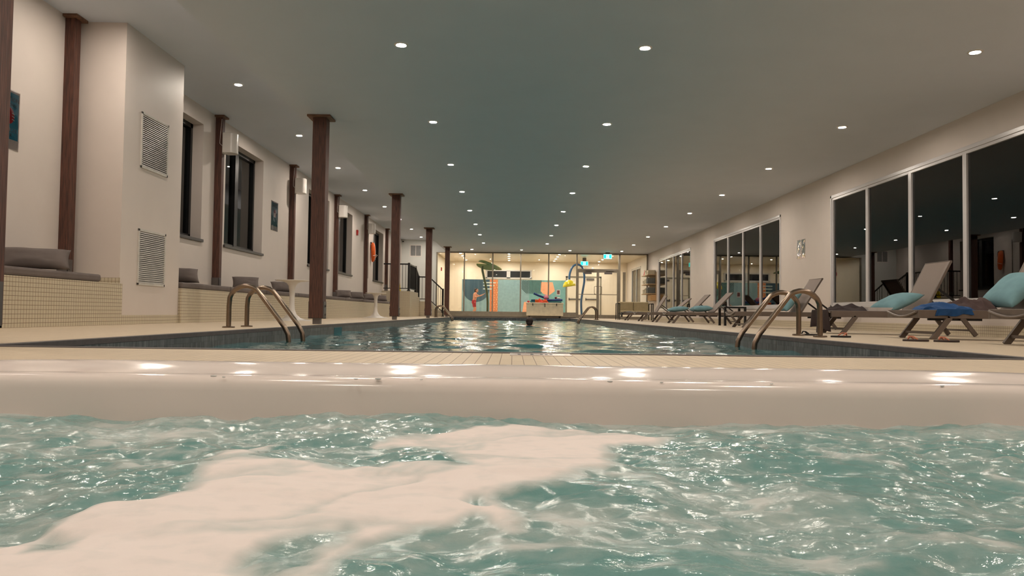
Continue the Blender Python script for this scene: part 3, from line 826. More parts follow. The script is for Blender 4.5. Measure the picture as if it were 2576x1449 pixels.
def pillow_mesh(a, b_, c, seed=0, n=20):
    us = np.linspace(-1, 1, n)
    U, V = np.meshgrid(us, us)
    th = np.clip((1 - np.abs(U) ** 3.2), 0, 1) ** .55 * np.clip((1 - np.abs(V) ** 3.2), 0, 1) ** .55
    px = a * U * (1 - .07 * (1 - V * V)); py = b_ * V * (1 - .07 * (1 - U * U))
    wr = .06 * fbm(U * 2.5 + seed, V * 2.5, 3, seed + 100)
    zt = c * th * (1 + wr) ; zb = -c * th * .8
    m_ = MB()
    i = np.arange(n * n).reshape(n, n)
    vt = [(float(x), float(y_), float(z)) for x, y_, z in zip(px.ravel(), py.ravel(), zt.ravel())]
    vb = [(float(x), float(y_), float(z)) for x, y_, z in zip(px.ravel(), py.ravel(), zb.ravel())]
    ft = [(int(i[r_, q]), int(i[r_, q + 1]), int(i[r_ + 1, q + 1]), int(i[r_ + 1, q])) for r_ in range(n - 1) for q in range(n - 1)]
    m_.add(vt, ft); m_.add(vb, [f_[::-1] for f_ in ft])
    return m_
def weld(o, dist=.001):
    bm = bmesh.new(); bm.from_mesh(o.data); bmesh.ops.remove_doubles(bm, verts=bm.verts, dist=dist)
    bmesh.ops.recalc_face_normals(bm, faces=bm.faces); bm.to_mesh(o.data); bm.free()
    o.data.polygons.foreach_set('use_smooth', [True] * len(o.data.polygons))
    return o
pill = [(7.22, 'big grey pillow on the near bench at the far left', .30, 0), (10.45, 'grey pillow just beyond the vent pier', .22, .2), (12.95, 'grey pillow behind the near pool ladder, beside a wall post', .22, -.1),
        (15.0, 'grey pillow behind the nearer white table', .22, .25), (20.45, 'grey pillow just beyond the tall pillar', .22, 0), (22.2, 'grey pillow under the fourth window', .22, .15),
        (24.3, 'grey pillow behind the leg of the far white table, left one', .22, -.1), (26.3, 'grey pillow nearest the stairs', .22, .1)]
for k, (y, l, a, tw_) in enumerate(pill):
    o = weld(pillow_mesh(a, .115, .075, k).build('bench_pillow', M['cushion'], smooth=0))
    o.rotation_euler = (math.radians(60), 0, math.radians(28) + tw_ * .6)
    o.location = (-4.585, y, .535 + .112)
    tag(o, l, 'pillow', 'grey pillows on the tiled benches')

# vents on the pier
def vent(x, y0, y1, z0, z1, label):
    r = thing('wall_vent', (x, (y0 + y1) / 2, (z0 + z1) / 2), label, 'vent')
    hw, hh = (y1 - y0) / 2, (z1 - z0) / 2; f = .028
    MB().box(0, .012, -hw, hw, -hh, -hh + f).box(0, .012, -hw, hw, hh - f, hh).box(0, .012, -hw, -hw + f, -hh, hh).box(0, .012, hw - f, hw, -hh, hh).build('vent_frame', M['vent'], r, smooth=0, bevel=.002)
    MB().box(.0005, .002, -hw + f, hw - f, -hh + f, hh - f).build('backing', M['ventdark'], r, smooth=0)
    b = MB(); n_ = 26; h = 2 * (hh - f) / n_
    for q in range(n_):
        z = -hh + f + h * q
        b.add([(.002, -hw + f, z + h * .75), (.002, hw - f, z + h * .75), (.012, hw - f, z + h * .12), (.012, -hw + f, z + h * .12), (.002, -hw + f, z + h * .85), (.002, hw - f, z + h * .85), (.012, hw - f, z + h * .22), (.012, -hw + f, z + h * .22)],
              [(0, 1, 2, 3), (7, 6, 5, 4), (0, 4, 5, 1), (1, 5, 6, 2), (2, 6, 7, 3), (3, 7, 4, 0)])
    b.build('louvres', M['vent'], r, smooth=0)
vent(-4.37, 8.76, 9.45, 1.83, 2.49, 'upper white louvred vent on the pier')
vent(-4.37, 8.76, 9.45, .455, 1.115, 'lower white louvred vent on the pier')
r = thing('wall_vent', (-4.32, GY - .05, 2.90), 'square grey vent high on the wall above the stairs', 'vent')
MB().box(-.27, .27, -.012, 0, -.27, .27).build('vent_frame', M['white'], r, smooth=0)
MB().box(-.225, -.01, -.016, -.012, -.225, .225).box(.01, .225, -.016, -.012, -.225, .225).build('louvres', mat('grey_vent_grille', (128, 128, 128), .6), r, smooth=0)
r = thing('security_camera', (-4.88, GY - .05, 3.31), 'tiny black dome camera in the corner above the stairs', 'camera')
MB().box(-.05, .05, -.1, 0, .0, .05).build('mount', M['white'], r, smooth=0)
MB().sphere((0, -.06, 0), .045, 12, 8).build('dome', M['black'], r)

# signs on walls
def sign(x, y, z, w_, h_, face, m_, label):
    """flat sign on a side wall; face=+1 looks towards +x"""
    r = thing('wall_sign', (x, y, z), label, 'sign')
    s = face
    MB().box(0, s * .003, -w_ / 2 - .02, w_ / 2 + .02, -h_ / 2 - .10, h_ / 2 + .03).build('paper', M['paper'], r, smooth=0)
    MB().box(s * .003, s * .0045, -w_ / 2, w_ / 2, -h_ / 2, h_ / 2).build('panel', m_, r, smooth=0)
    # rumpled clear sleeve
    n1, n2 = 14, 18; vs = []; fs = []
    for i in range(n2 + 1):
        for j in range(n1 + 1):
            yy = (-w_ / 2 - .015) + (w_ + .03) * j / n1; zz = -h_ / 2 - .095 + (h_ + .12) * i / n2
            vs.append((s * (.007 + .0035 * float(fbm(np.array(yy * 14 + z), np.array(zz * 10 + y), 2, 7))), yy, zz))
    for i in range(n2):
        for j in range(n1):
            a = i * (n1 + 1) + j; fs.append((a, a + 1, a + n1 + 2, a + n1 + 1))
    MB().add(vs, fs).build('clear_sleeve', M['plastic_clear'], r, smooth=80)
    return r
RL = (PI / 2, 0, PI / 2)
r = sign(LX, 7.29, 2.055, .34, .46, 1, M['teal'], 'teal poster with dark lettering on the left wall, half behind the near pillar')
text_mesh('lettering', 'ATTENTION', .062, M['ink'], r, (.005, 0, .145), RL)
text_mesh('lettering', 'EAU PROFONDE', .038, M['ink'], r, (.005, 0, .095), RL)
text_mesh('lettering', 'DANGER', .055, M['ink'], r, (.005, .04, -.16), RL)
text_mesh('lettering', 'WATER', .045, M['ink'], r, (.005, 0, -.205), RL)
MB().lathe([(.085, 0), (.085, .001)], n=24).build('red_symbol', M['red'], r, loc=(.005, .02, .0), rot=(0, PI / 2, 0))
b = MB()
for q in range(3): b.bar((.0068, .07, .03 - q * .03), (.0068, .11, .022 - q * .03), .001, .008)
b.build('white_strokes', M['m_white'], r, smooth=0)
r = sign(LX, 15.56, 2.16, .42, .48, 1, mat('poster_teal', (30, 104, 118), .3), 'teal swimming poster on the left wall between the second window and a post')
MB().lathe([(.085, 0), (.085, .001)], n=20).build('red_symbol', mat('muted_red', (140, 50, 60), .4), r, loc=(.005, .02, .02), rot=(0, PI / 2, 0))
b = MB()
for q in range(3): b.tube([(.0072, -.05 + .02 * t_, .01 - q * .03 + .008 * math.sin(t_ * 1.6)) for t_ in range(6)], .004, 6)
b.build('wave_marks', M['m_white'], r)
text_mesh('lettering', 'ATTENTION', .05, M['ink'], r, (.005, 0, .15), RL)
r = sign(RX, 15.77, 1.63, .17, .26, -1, M['tealdark'], 'dark teal notice on the right wall, left one of the pair')
r = sign(RX, 15.53, 1.63, .17, .26, -1, M['tealdark'], 'dark teal notice on the right wall, right one of the pair')

# orange rescue tube with strap
r = thing('rescue_tube', (LX + .01, 26.15, 1.9), 'orange rescue tube hanging on the left wall beside the last window', 'rescue tube')
b = MB().tube([(.06, -.02, .66), (.07, -.03, .60), (.085, -.03, .40), (.085, .0, .18), (.07, .02, .04), (.05, .03, .0)], [.03, .065, .075, .07, .05, .015], 14, flat=1.5)
b.build('foam_body', M['orange'], r)
MB().tube([(.10, -.14, .2), (.21, -.06, .24), (.215, .06, .23), (.12, .13, .14)], .008, 6).tube([(.1, .08, .68), (.12, .2, .4), (.1, .3, .1)], .010, 6).build('strap', M['white'], r)
MB().box(0, .08, .08, .14, .45, .66).box(0, .03, -.1, .1, .66, .68).build('hook', M['black'], r, smooth=0)
r = tag(MB().tube([(LX + .02, 25.62, 1.3), (LX + .02, 25.62, 2.9)], .012, 8).build('rescue_pole', mat('pole_grey', (150, 140, 130), .4)), 'thin pole leaning on the left wall beside the rescue tube', 'pole')

# ---------------------------------------------------------------- round pedestal tables
def table(x, y, label):
    r = thing('pedestal_table', (x, y, 0), label, 'table', 'white pedestal tables by the benches')
    MB().lathe([(.0, .695), (.20, .697), (.285, .708), (.30, .716), (.298, .722), (.0, .722)], n=48).build('table_top', M['white'], r)
    lob = lambda a, rr: 1 + (.22 if rr > .12 else 0) * math.cos(4 * a + .5) * min(1, (rr - .1) / .15) if rr > .1 else 1
    MB().lathe([(.30, 0), (.295, .008), (.22, .022), (.14, .055), (.085, .11), (.055, .19), (.046, .30), (.045, .42), (.05, .54), (.065, .62), (.10, .67), (.15, .692), (.15, .696)], n=48, lobes=lob).build('pedestal', M['white'], r)
table(-3.93, 13.45, 'white round pedestal table near the pool ladder')
table(-3.95, 21.8, 'white round pedestal table further along the bench')

# ---------------------------------------------------------------- stairs and railing
st = MB()
st.box(LX + .004, -3.88, 28.5, 30.95, 0, .97).box(LX + .004, -3.88, 30.95, 31.5, 0, .80).box(LX + .004, -3.5, 31.5, GY - .1, 0, .63)
for q in range(3): st.box(-3.5 + .19 * q, -3.5 + .19 * (q + 1), 31.5, GY - .1, 0, .63 - .157 * (q + 1))
tag(st.build('staircase', M['wtile'], smooth=0), 'beige tiled landing and steps in the far left corner', 'stairs')
rl = thing('stair_railing', (-3.88, 28.5, .97), 'black metal railing round the tiled landing and steps', 'railing')
def rp(x, y, z): return (x + 3.88, y - 28.5, z - .97)
PTS = [(-4.90, 28.56, .97), (-3.94, 28.56, .97), (-3.94, 30.55, .97), (-3.94, 31.56, .63), (-3.50, 31.56, .63), (-2.92, 31.56, .10)]
hts = 1.02
for i, p in enumerate(PTS):
    if i in (0, 4): continue
    bz = p[2] if i < 5 else 0.0
    MB().box(*sum(([a - s, a + s] for a, s in zip(rp(*p)[:2], (.04, .04))), []), bz - .97, p[2] + hts + .05 - .97).box(rp(*p)[0] - .06, rp(*p)[0] + .06, rp(*p)[1] - .06, rp(*p)[1] + .06, bz - .97, bz - .97 + .03).build('post', M['dark'], rl, smooth=0)
for i in range(5):
    a = Vector(rp(*PTS[i])); c = Vector(rp(*PTS[i + 1]))
    MB().bar(a + Vector((0, 0, hts)), c + Vector((0, 0, hts)), .05, .05).build('top_rail', M['dark'], rl, smooth=0)
    MB().bar(a + Vector((0, 0, .10)), c + Vector((0, 0, .10)), .03, .03).build('bottom_rail', M['dark'], rl, smooth=0)
    L_ = (c - a).length; n_ = max(2, int(L_ / .115))
    for q in range(1, n_):
        p = a.lerp(c, q / n_)
        MB().tube([p + Vector((0, 0, .10)), p + Vector((0, 0, hts))], .009, 6).build('baluster', M['dark'], rl)
r = thing('wet_floor_sign', (-4.55, 29.6, .97), 'yellow folding caution stand on the landing behind the railing', 'caution stand')
MB().prism([(-.14, 0), (.14, 0), (.08, .60), (-.08, .60)], -.14, -.13).build('panel', M['yellow'], r, rot=(math.radians(-10), 0, 0), smooth=0)
MB().prism([(-.14, 0), (.14, 0), (.08, .60), (-.08, .60)], .13, .14).build('panel', M['yellow'], r, rot=(math.radians(10), 0, 0), smooth=0)

# ---------------------------------------------------------------- pool ladders
def arcpath(side):
    # side=+1: pool lies towards -x. local x=0 is the deck post
    s = -side
    pts = [(0, .0), (0, .22)]
    for q in range(1, 9):
        a = PI - (PI * .72) * q / 8
        pts.append((s * (.17 + .17 * math.cos(a)), .26 + .165 * math.sin(a)))
    ex, ez = pts[-1]
    pts += [(s * .56, .02), (s * .60, -.06), (s * .61, -.14), (s * .61, -.9)]
    return pts
def ladder(x, y, side, label):
    r = thing('pool_ladder', (x, y, 0), label, 'pool ladder', 'stainless pool ladders')
    for dy in (0, .52):
        p = arcpath(side); cv = []
        for i in range(len(p) - 1):
            for t_ in (0, .5): cv.append((p[i][0] * (1 - t_) + p[i + 1][0] * t_, dy, p[i][1] * (1 - t_) + p[i + 1][1] * t_))
        cv.append((p[-1][0], dy, p[-1][1]))
        h = MB().tube(cv, .0245, 18).build('handrail', M['steel'], r, smooth=70)
        MB().lathe([(.062, 0), (.062, .010), (.056, .014), (.03, .016)], (0, dy, 0), 24).build('flange', M['steel'], h)
    for z in (-.35, -.62): MB().box(-side * .56, -side * .66, .02, .50, z, z + .03).build('tread', M['steel'], r, smooth=0)
ladder(-2.86, 7.62, -1, 'curved steel pool ladder on the near left side of the pool')
ladder(2.84, 6.98, 1, 'curved steel pool ladder on the near right side of the pool')
ladder(-2.80, 27.4, -1, 'small far steel pool ladder at the left side near the stairs')
ladder(2.80, 24.9, 1, 'small far steel pool ladder at the right side before the glass door')

# ---------------------------------------------------------------- loungers
def lounger(yn, ang, label, x=3.85):
    W_ = .60; zt = .285 + drop(4.2); 
    r = thing('sun_lounger', (x, yn, drop(4.4)), label, 'sun lounger', 'sun loungers along the right wall')
    H = .285; Lg = 1.92; piv = 1.14; th = .078
    fr = MB()
    for y_ in (0, W_ - .028): fr.box(0, Lg, y_, y_ + .028, H - th, H)
    fr.box(0, .022, .028, W_ - .028, H - th, H - .0).box(Lg - .03, Lg, .028, W_ - .028, H - th, H)
    f = fr.build('frame', M['frame'], r, smooth=0, bevel=.004)
    MB().tube([(-.012, .03 + (W_ - .06) * q / 10, H - .018 - .045 * math.sin(PI * q / 10)) for q in range(11)], .011, 8).build('foot_bar', M['frame'], r)
    # seat sling, slightly sagging
    vs = []; fs = []; nn = 8
    for i in range(nn + 1):
        for j in range(nn + 1):
            vs.append((.025 + (piv - .03) * i / nn, .022 + (W_ - .044) * j / nn, H - .002 - .012 * math.sin(PI * j / nn)))
    for i in range(nn):
        for j in range(nn):
            a = i * (nn + 1) + j; fs.append((a, a + nn + 1, a + nn + 2, a + 1))
    sl = MB().add(vs, fs).build('seat_sling', M['sling'], r)
    so = sl.modifiers.new('thick', 'SOLIDIFY'); so.thickness = .004
    # backrest
    L2 = .70; ca, sa = math.cos(math.radians(ang)), math.sin(math.radians(ang))
    def bk(u, y_, w2=0): return (piv + u * ca - w2 * sa, y_, H - .012 + u * sa + w2 * ca)
    b = MB()
    for y_ in (.034, W_ - .034): b.bar(bk(0, y_), bk(L2, y_), .03, .028, up=(0, 1, 0))
    b.bar(bk(L2, .02), bk(L2, W_ - .02), .03, .028).bar(bk(.01, .02), bk(.01, W_ - .02), .028, .028)
    bf = b.build('backrest', M['frame'], r, smooth=0, bevel=.004)
    q = MB()
    p0, p1, p2, p3 = bk(.0, .04, .008), bk(0, W_ - .04, .008), bk(L2, W_ - .04, .008), bk(L2, .04, .008)
    p4, p5, p6, p7 = bk(.0, .04, .014), bk(0, W_ - .04, .014), bk(L2, W_ - .04, .014), bk(L2, .04, .014)
    q.add([p0, p1, p2, p3, p4, p5, p6, p7], [(0, 1, 2, 3), (7, 6, 5, 4), (0, 4, 5, 1), (1, 5, 6, 2), (2, 6, 7, 3), (3, 7, 4, 0)])
    q.build('back_sling', M['sling'], bf, smooth=0)
    for y_ in (.05, W_ - .05):
        pb_ = MB().bar(bk(.34, y_, -.01), (piv + .62 if ang > 55 else piv + .60, y_, H - .05), .012, .028)
        pb_.build('support_strut', M['dark'], r, smooth=0)
        MB().box(piv + .32, piv + .70, y_ - .012, y_ + .012, H - .105, H - .06).build('ratchet_rack', M['dark'], r, smooth=0)
    for sx, dx in ((.30, -.17), (Lg - .34, .17)):
        for y_ in (.014, W_ - .014):
            MB().bar((sx, y_, H - th + .01), (sx + dx, y_, .0), .028, .052, up=(1, 0, 0)).build('leg', M['frame'], r, smooth=0, bevel=.003)
        MB().bar((sx + dx * .72, .014, .065), (sx + dx * .72, W_ - .014, .065), .024, .024).build('stretcher', M['frame'], r, smooth=0)
    return r
lounger(5.52, 63, 'sun lounger cut off by the right edge, nearest of all')
lounger(7.16, 63, 'sun lounger with blue cloth and brown towel, second from the right edge')
lounger(9.12, 63, 'sun lounger with raised back, dark towel and light blue pillow')
lounger(13.05, 58, 'sun lounger behind the right pool ladder with a leaning blue pillow')
lounger(18.75, 46, 'sun lounger beyond the dark side table, before the blue pillow')
lounger(20.95, 46, 'sun lounger in the far group with the higher flat back, second of that group')
lounger(23.35, 40, 'far sun lounger half hidden by others, third of the far group')
lounger(26.2, 58, 'farthest sun lounger with a dark towel, next to the beige sofa')

def pillow_at(x, y, z, a, b_, c, rot, label, mm='blue', seed=3):
    o = weld(pillow_mesh(a, b_, c, seed).build('blue_pillow', M[mm], smooth=0)); o.location = (x, y, z); o.rotation_euler = rot
    return tag(o, label, 'pillow', 'light blue pillows on the sun loungers')
H2 = .275
pillow_at(4.76, 9.40, H2 + .10, .24, .25, .085, (0, math.radians(-24), .15), 'light blue pillow against the raised lounger back, mid right', seed=1)
pillow_at(4.92, 7.45, H2 + .20, .26, .25, .09, (0, math.radians(-42), .1), 'light blue pillow cut off at the right edge of the picture', seed=2)
pillow_at(4.90, 13.35, H2 + .19, .24, .25, .08, (0, math.radians(-52), .0), 'blue pillow leaning upright behind the right pool ladder', seed=3)
pillow_at(4.75, 19.05, H2 + .075, .25, .27, .085, (0, math.radians(-4), 0), 'plump blue pillow on the nearer of two far loungers', seed=4)
pillow_at(4.65, 21.25, H2 + .075, .27, .27, .08, (0, math.radians(-6), 0), 'flatter blue pillow on the far lounger behind', seed=5)

def heap(name, cx, cy, z0, rx, ry, h, m_, label, cat, seed, n=44, fold=5.0, rot=0, sharp=1.0):
    """crumpled cloth: a closed mound with ridged folds"""
    us = np.linspace(-1, 1, n); U, V = np.meshgrid(us, us)
    # square to disc
    Xd = U * np.sqrt(1 - V * V / 2); Yd = V * np.sqrt(1 - U * U / 2)
    rr = np.sqrt(Xd ** 2 + Yd ** 2)
    edge = 1 + .16 * fbm(Xd * 2 + seed, Yd * 2, 3, seed)
    base = np.clip(1 - rr ** 3, 0, 1)
    rid = 1 - np.abs(fbm(Xd * fold * .42 + seed, Yd * fold * .3 + Xd, 2, seed + 9)) * 1.3
    Z = h * (base * (.45 + .55 * np.clip(rid, 0, 1)) * (.65 + .5 * vnoise(Xd * 1.6 + seed, Yd * 1.6, seed + 3)))
    Z = np.clip(Z, .002, None)
    X = Xd * rx * edge; Y = Yd * ry * edge
    b = MB(); i = np.arange(n * n).reshape(n, n)
    vt = list(zip(X.ravel().tolist(), Y.ravel().tolist(), Z.ravel().tolist()))
    vb = [(x, y, 0.0) for x, y, z in vt]
    ft = [(int(i[a, q]), int(i[a, q + 1]), int(i[a + 1, q + 1]), int(i[a + 1, q])) for a in range(n - 1) for q in range(n - 1)]
    b.add(vt, ft); b.add(vb, [f_[::-1] for f_ in ft])
    ring = [int(x) for x in list(i[0, :]) + list(i[1:, -1]) + list(i[-1, -2::-1]) + list(i[-2:0:-1, 0])]
    k = n * n
    b.add([vt[q] for q in ring] + [vb[q] for q in ring], [(a, (a + 1) % len(ring), (a + 1) % len(ring) + len(ring), a + len(ring)) for a in range(len(ring))])
    o = weld(b.build(name, m_, smooth=0), .0004); o.location = (cx, cy, z0); o.rotation_euler = (0, 0, rot)
    return tag(o, label, cat)
HT = .285 + drop(4.4)
heap('dark_towel', 4.17, 9.42, HT, .29, .24, .17, M['towel'], 'crumpled dark brown towel on the foot of the mid right lounger', 'towel', 3)
heap('brown_towel', 4.52, 7.52, HT, .27, .22, .15, M['towelb'], 'crumpled brown towel beside the royal blue cloth', 'towel', 8)
heap('blue_cloth', 4.18, 7.36, HT, .26, .19, .085, M['bluecloth'], 'royal blue cloth lying over the lounger edge', 'cloth', 5)
heap('dark_towel', 4.25, 26.5, HT, .45, .22, .05, M['rubber'], 'flat black towel on the farthest lounger', 'towel', 6)
def drape(name, pts_top, hang, thick, m_, label, cat, axis='x', seed=0, parent=None):
    """cloth hanging straight down from a rail: pts_top = (x0,y,z)-(x1,y,z)"""
    (xa, ya, za), (xb, yb, zb) = pts_top
    n1, n2 = 26, 12; vs = []; fs = []
    for j in range(n2 + 1):
        for i in range(n1 + 1):
            t_ = i / n1; v_ = j / n2
            hh = hang * (1 + .28 * float(vnoise(np.array(t_ * 4.0 + seed), np.array(.5), seed)))
            w_ = thick * v_ * math.sin(t_ * 17 + seed + v_) ; sp = 1 + .12 * v_
            x = xa + (xb - xa) * (.5 + (t_ - .5) * sp); y = ya + (yb - ya) * (.5 + (t_ - .5) * sp)
            nx, ny = -(yb - ya), (xb - xa); l_ = math.hypot(nx, ny); nx /= l_; ny /= l_
            vs.append((x + nx * w_, y + ny * w_, za - hh * v_))
    for j in range(n2):
        for i in range(n1):
            a = j * (n1 + 1) + i; fs.append((a, a + 1, a + n1 + 2, a + n1 + 1))
    o = MB().add(vs, fs).build(name, m_, smooth=80)
    s_ = o.modifiers.new('thick', 'SOLIDIFY'); s_.thickness = .008
    return tag(o, label, cat) if label else o
bc = drape('cloth_edge', ((4.02, 7.153, HT + .012), (4.34, 7.153, HT + .012)), .06, .012, M['bluecloth'], None, None, seed=6)
bc.parent = bpy.data.objects['blue_cloth']
bc.matrix_parent_inverse = Matrix.Translation(bc.parent.location).inverted()
drape('hanging_towel', ((3.81, 9.15, HT + .01), (3.81, 9.62, HT + .01)), .23, .03, M['towel'], 'dark towel hanging off the lounger foot behind the right ladder', 'towel', seed=4)
drape('dark_cloth', ((3.82, 26.3, HT + .01), (3.82, 26.5, HT + .01)), .14, .02, M['rubber'], 'black cloth hanging from the farthest lounger', 'cloth', seed=2)
# folded white towel
def folded(x, y, z, lx, ly, layers, th, m_, label, group=None, rot=0, cat='towel'):
    b = MB()
    for q in range(layers):
        jx = random.uniform(-.008, .008)
        prof_ = []
        z0 = th * q; n_ = 8
        pl = [(-lx / 2 + jx, z0), (lx / 2 - th / 2 + jx, z0)] + [(lx / 2 - th / 2 + jx + th / 2 * math.sin(PI * t_ / n_), z0 + th / 2 - th / 2 * math.cos(PI * t_ / n_)) for t_ in range(1, n_)] + [(lx / 2 - th / 2 + jx, z0 + th * .97), (-lx / 2 + jx, z0 + th * .97)]
        b.prism(pl, -ly / 2, ly / 2)
    o = b.build('folded_towel', m_, smooth=50); o.location = (x, y, z); o.rotation_euler = (0, 0, rot)
    return tag(o, label, cat, group)
folded(4.45, 9.27, HT, .30, .26, 2, .022, M['whitetowel'], 'folded light grey towel beside the dark towel on the lounger')

# flip-flops
def flipflop(x, y, ang, m_sole, m_strap, label, group):
    r = thing('flip_flop', (x, y, drop(x)), label, 'sandal', group, rot=(0, 0, ang))
    out = []
    for q in range(24):
        a = 2 * PI * q / 24
        out.append((.104 * math.cos(a), (.042 + .009 * math.cos(a)) * math.sin(a) * (1 - .12 * math.cos(2 * a))))
    b = MB(); n_ = 24
    vs = [(px, py, 0) for px, py in out] + [(px, py, .017) for px, py in out]
    b.add(vs, [tuple(range(n_ - 1, -1, -1)), tuple(range(n_, 2 * n_))] + [(i, (i + 1) % n_, (i + 1) % n_ + n_, i + n_) for i in range(n_)])
    b.build('sole', m_sole, r, bevel=.003)
    MB().tube([(.0, -.041, .017), (.03, -.032, .04), (.05, -.012, .042), (.062, 0, .02)], .006, 8).tube([(.0, .041, .017), (.03, .032, .04), (.05, .012, .042), (.062, 0, .02)], .006, 8).build('strap', m_strap, r)
flipflop(3.36, 6.30, math.radians(172), M['sole'], M['peach'], 'left one of the pair of peach strapped flip-flops', 'peach strapped flip-flops under the lounger')
flipflop(3.605, 6.28, math.radians(176), M['sole'], M['peach'], 'right one of the pair of peach strapped flip-flops', 'peach strapped flip-flops under the lounger')
flipflop(3.10, 7.14, math.radians(10), M['rubber'], M['peach'], 'black flip-flop right beside the right pool ladder post', 'black flip-flops by the ladder')
flipflop(3.02, 7.72, math.radians(170), M['rubber'], M['rubber'], 'black flip-flop just behind the right pool ladder post', 'black flip-flops by the ladder')

# dark side table
def side_table(x, y, label):
    r = thing('side_table', (x, y, drop(4.5)), label, 'side table')
    w_, dd, h = .46, .46, .40
    MB().box(0, w_, 0, dd, h - .035, h).build('table_top', M['dark'], r, smooth=0, bevel=.003)
    for px in (0, w_ - .045):
        for py in (0, dd - .045): MB().box(px, px + .045, py, py + .045, 0, h - .035).build('leg', M['dark'], r, smooth=0)
side_table(4.40, 15.7, 'square dark metal side table between two sun loungers')

# ---------------------------------------------------------------- sofa in the far right
r = thing('garden_sofa', (3.98, 28.6, drop(4.6)), 'grey framed two-seat sofa with beige cushions before the glass wall', 'sofa')
w_, dp, hb = 1.36, .62, .64
for x in (0, w_ - .09):
    MB().box(x, x + .03, 0, .03, 0, hb).box(x + .06, x + .09, 0, .03, 0, hb).box(x, x + .03, dp - .03, dp, 0, hb).box(x, x + .09, 0, .03, hb - .03, hb).box(x, x + .03, 0, dp, hb - .03, hb).build('arm_frame', M['dark'], r, smooth=0)
MB().box(.09, w_ - .09, .02, .05, .20, .27).box(.09, w_ - .09, .05, dp, .22, .25).build('seat_frame', M['steelgrey'], r, smooth=0)
for q in range(2):
    x0 = .10 + q * (w_ - .2) / 2
    MB().box(x0, x0 + (w_ - .2) / 2 - .01, .03, dp - .12, .25, .36).build('seat_cushion', M['beigecush'], r, bevel=.025, smooth=0)
    MB().box(x0, x0 + (w_ - .2) / 2 - .01, dp - .16, dp - .02, .34, .70).build('back_cushion', M['beigecush'], r, bevel=.03, smooth=0)

# towel shelves on the right wall
sh = thing('towel_shelf', (RX, 32.2, 0), 'wooden wall shelves stacked with towels beside the glass wall', 'shelf')
MB().box(-.025, 0, -.80, .80, .78, 1.98).build('back_board', M['shelfwood'], sh, smooth=0)
for z in (1.09, 1.49, 1.88): MB().box(-.37, -.025, -.75, .75, z - .035, z).build('shelf_board', M['shelfwood'], sh, smooth=0)
MB().box(-.24, -.025, -.78, -.05, .80, 1.03).build('wooden_box', M['plywood'], sh, smooth=0)
lv = {1.09: 'bottom', 1.49: 'middle', 1.88: 'top'}
for z, nm in lv.items():
    for q, (yo, mm) in enumerate(((-.48, 'greytowel'), (-.02, 'creamtowel'), (.42, 'creamtowel'))):
        if nm == 'top' and q == 2: continue
        n_ = (4, 4, 3)[q] if nm != 'top' else (3, 3)[q]
        for t_ in range(n_):
            folded(RX - .19, 32.2 + yo, z + .062 * t_, .30, .36, 2, .03, M[mm if nm != 'top' else 'creamtowel'],
                   f'{"grey" if mm == "greytowel" and nm != "top" else "cream"} folded towel, {nm} shelf, {("near","middle","far")[q]} stack, {ORD[t_]} from below', f'towels on the {nm} shelf', rot=PI + random.uniform(-.03, .03))
heap('red_bag', RX - .19, 32.62, 1.88, .15, .14, .34, M['red'], 'red and black bag on the top towel shelf', 'bag', 12, n=24)

# ---------------------------------------------------------------- chest with pool toys
ch = thing('storage_chest', (1.38, 32.55, 0), 'large cream storage chest by the far pool edge with toys on top', 'chest')
MB().box(-.78, .78, -.32, .32, .09, .59).build('body', M['chest'], ch, bevel=.012, smooth=0)
MB().box(-.80, .80, -.34, .34, .595, .655).build('lid', M['chest'], ch, bevel=.012, smooth=0)
for x in (-.52, .0, .50):
    MB().box(x - .015, x + .015, -.352, -.33, .52 if x else .47, .62).build('latch', M['dark'], ch, smooth=0)
for x in (-.65, .65):
    for y in (-.24, .24): MB().tube([(x - .02, y, .045), (x + .02, y, .045)], .045, 14).build('wheel', M['rubber'], ch)
MB().box(-.70, .70, -.28, .28, .06, .09).build('base', M['rubber'], ch, smooth=0)
CX, CY, CT = 1.38, 32.55, .655
tag(MB().box(-.62, .72, -.14, .20, 0, .065).build('foam_mat', M['tealfoam'], loc=(CX, CY, CT), bevel=.015, smooth=0), 'long teal foam float lying flat on the chest lid', 'foam float')
tag(MB().box(-.58, .02, -.15, .15, 0, .07).build('foam_mat', mat('dark_blue_foam', (24, 74, 104), .7), loc=(CX, CY + .05, CT + .066), bevel=.015, smooth=0), 'short dark blue foam float stacked on the teal one', 'foam float')
tag(MB().tube([(0, 0, 0), (.78, 0, .012)], .045, 14).build('pool_noodle', M['navyfoam'], loc=(CX - .02, CY - .06, CT + .108)), 'navy foam noodle lying level across the floats', 'pool noodle')
tag(MB().tube([(-.47, 0, .30), (-.25, 0, .205), (-.02, 0, .12), (.18, 0, .09)], .045, 14).build('pool_noodle', M['navyfoam'], loc=(CX, CY + .12, CT + .10)), 'navy foam noodle sticking up to the left on the chest', 'pool noodle')
tag(MB().sphere((0, 0, 0), .105, 24, 14).build('beach_ball', M['pink'], loc=(CX + .06, CY + .05, CT + .24)), 'pink ball among the toys on the chest', 'ball')
heap('life_vest', CX - .10, CY - .22, CT, .26, .11, .24, M['orangered'], 'orange red life vest draped on the front of the chest top', 'life vest', 14, n=30)
tag(MB().box(-.07, .07, -.06, .06, 0, .13).build('foam_block', M['orange'], loc=(CX - .34, CY - .25, CT), rot=(0, 0, .4), bevel=.02), 'bright orange foam cube at the front left of the chest top', 'foam block')
tag(MB().tube([(-.08, 0, .055), (.1, 0, .055)], [.05, .06], 12).build('arm_float', M['orange'], loc=(CX - .02, CY - .27, CT)), 'orange arm float beside the life vest', 'arm float')
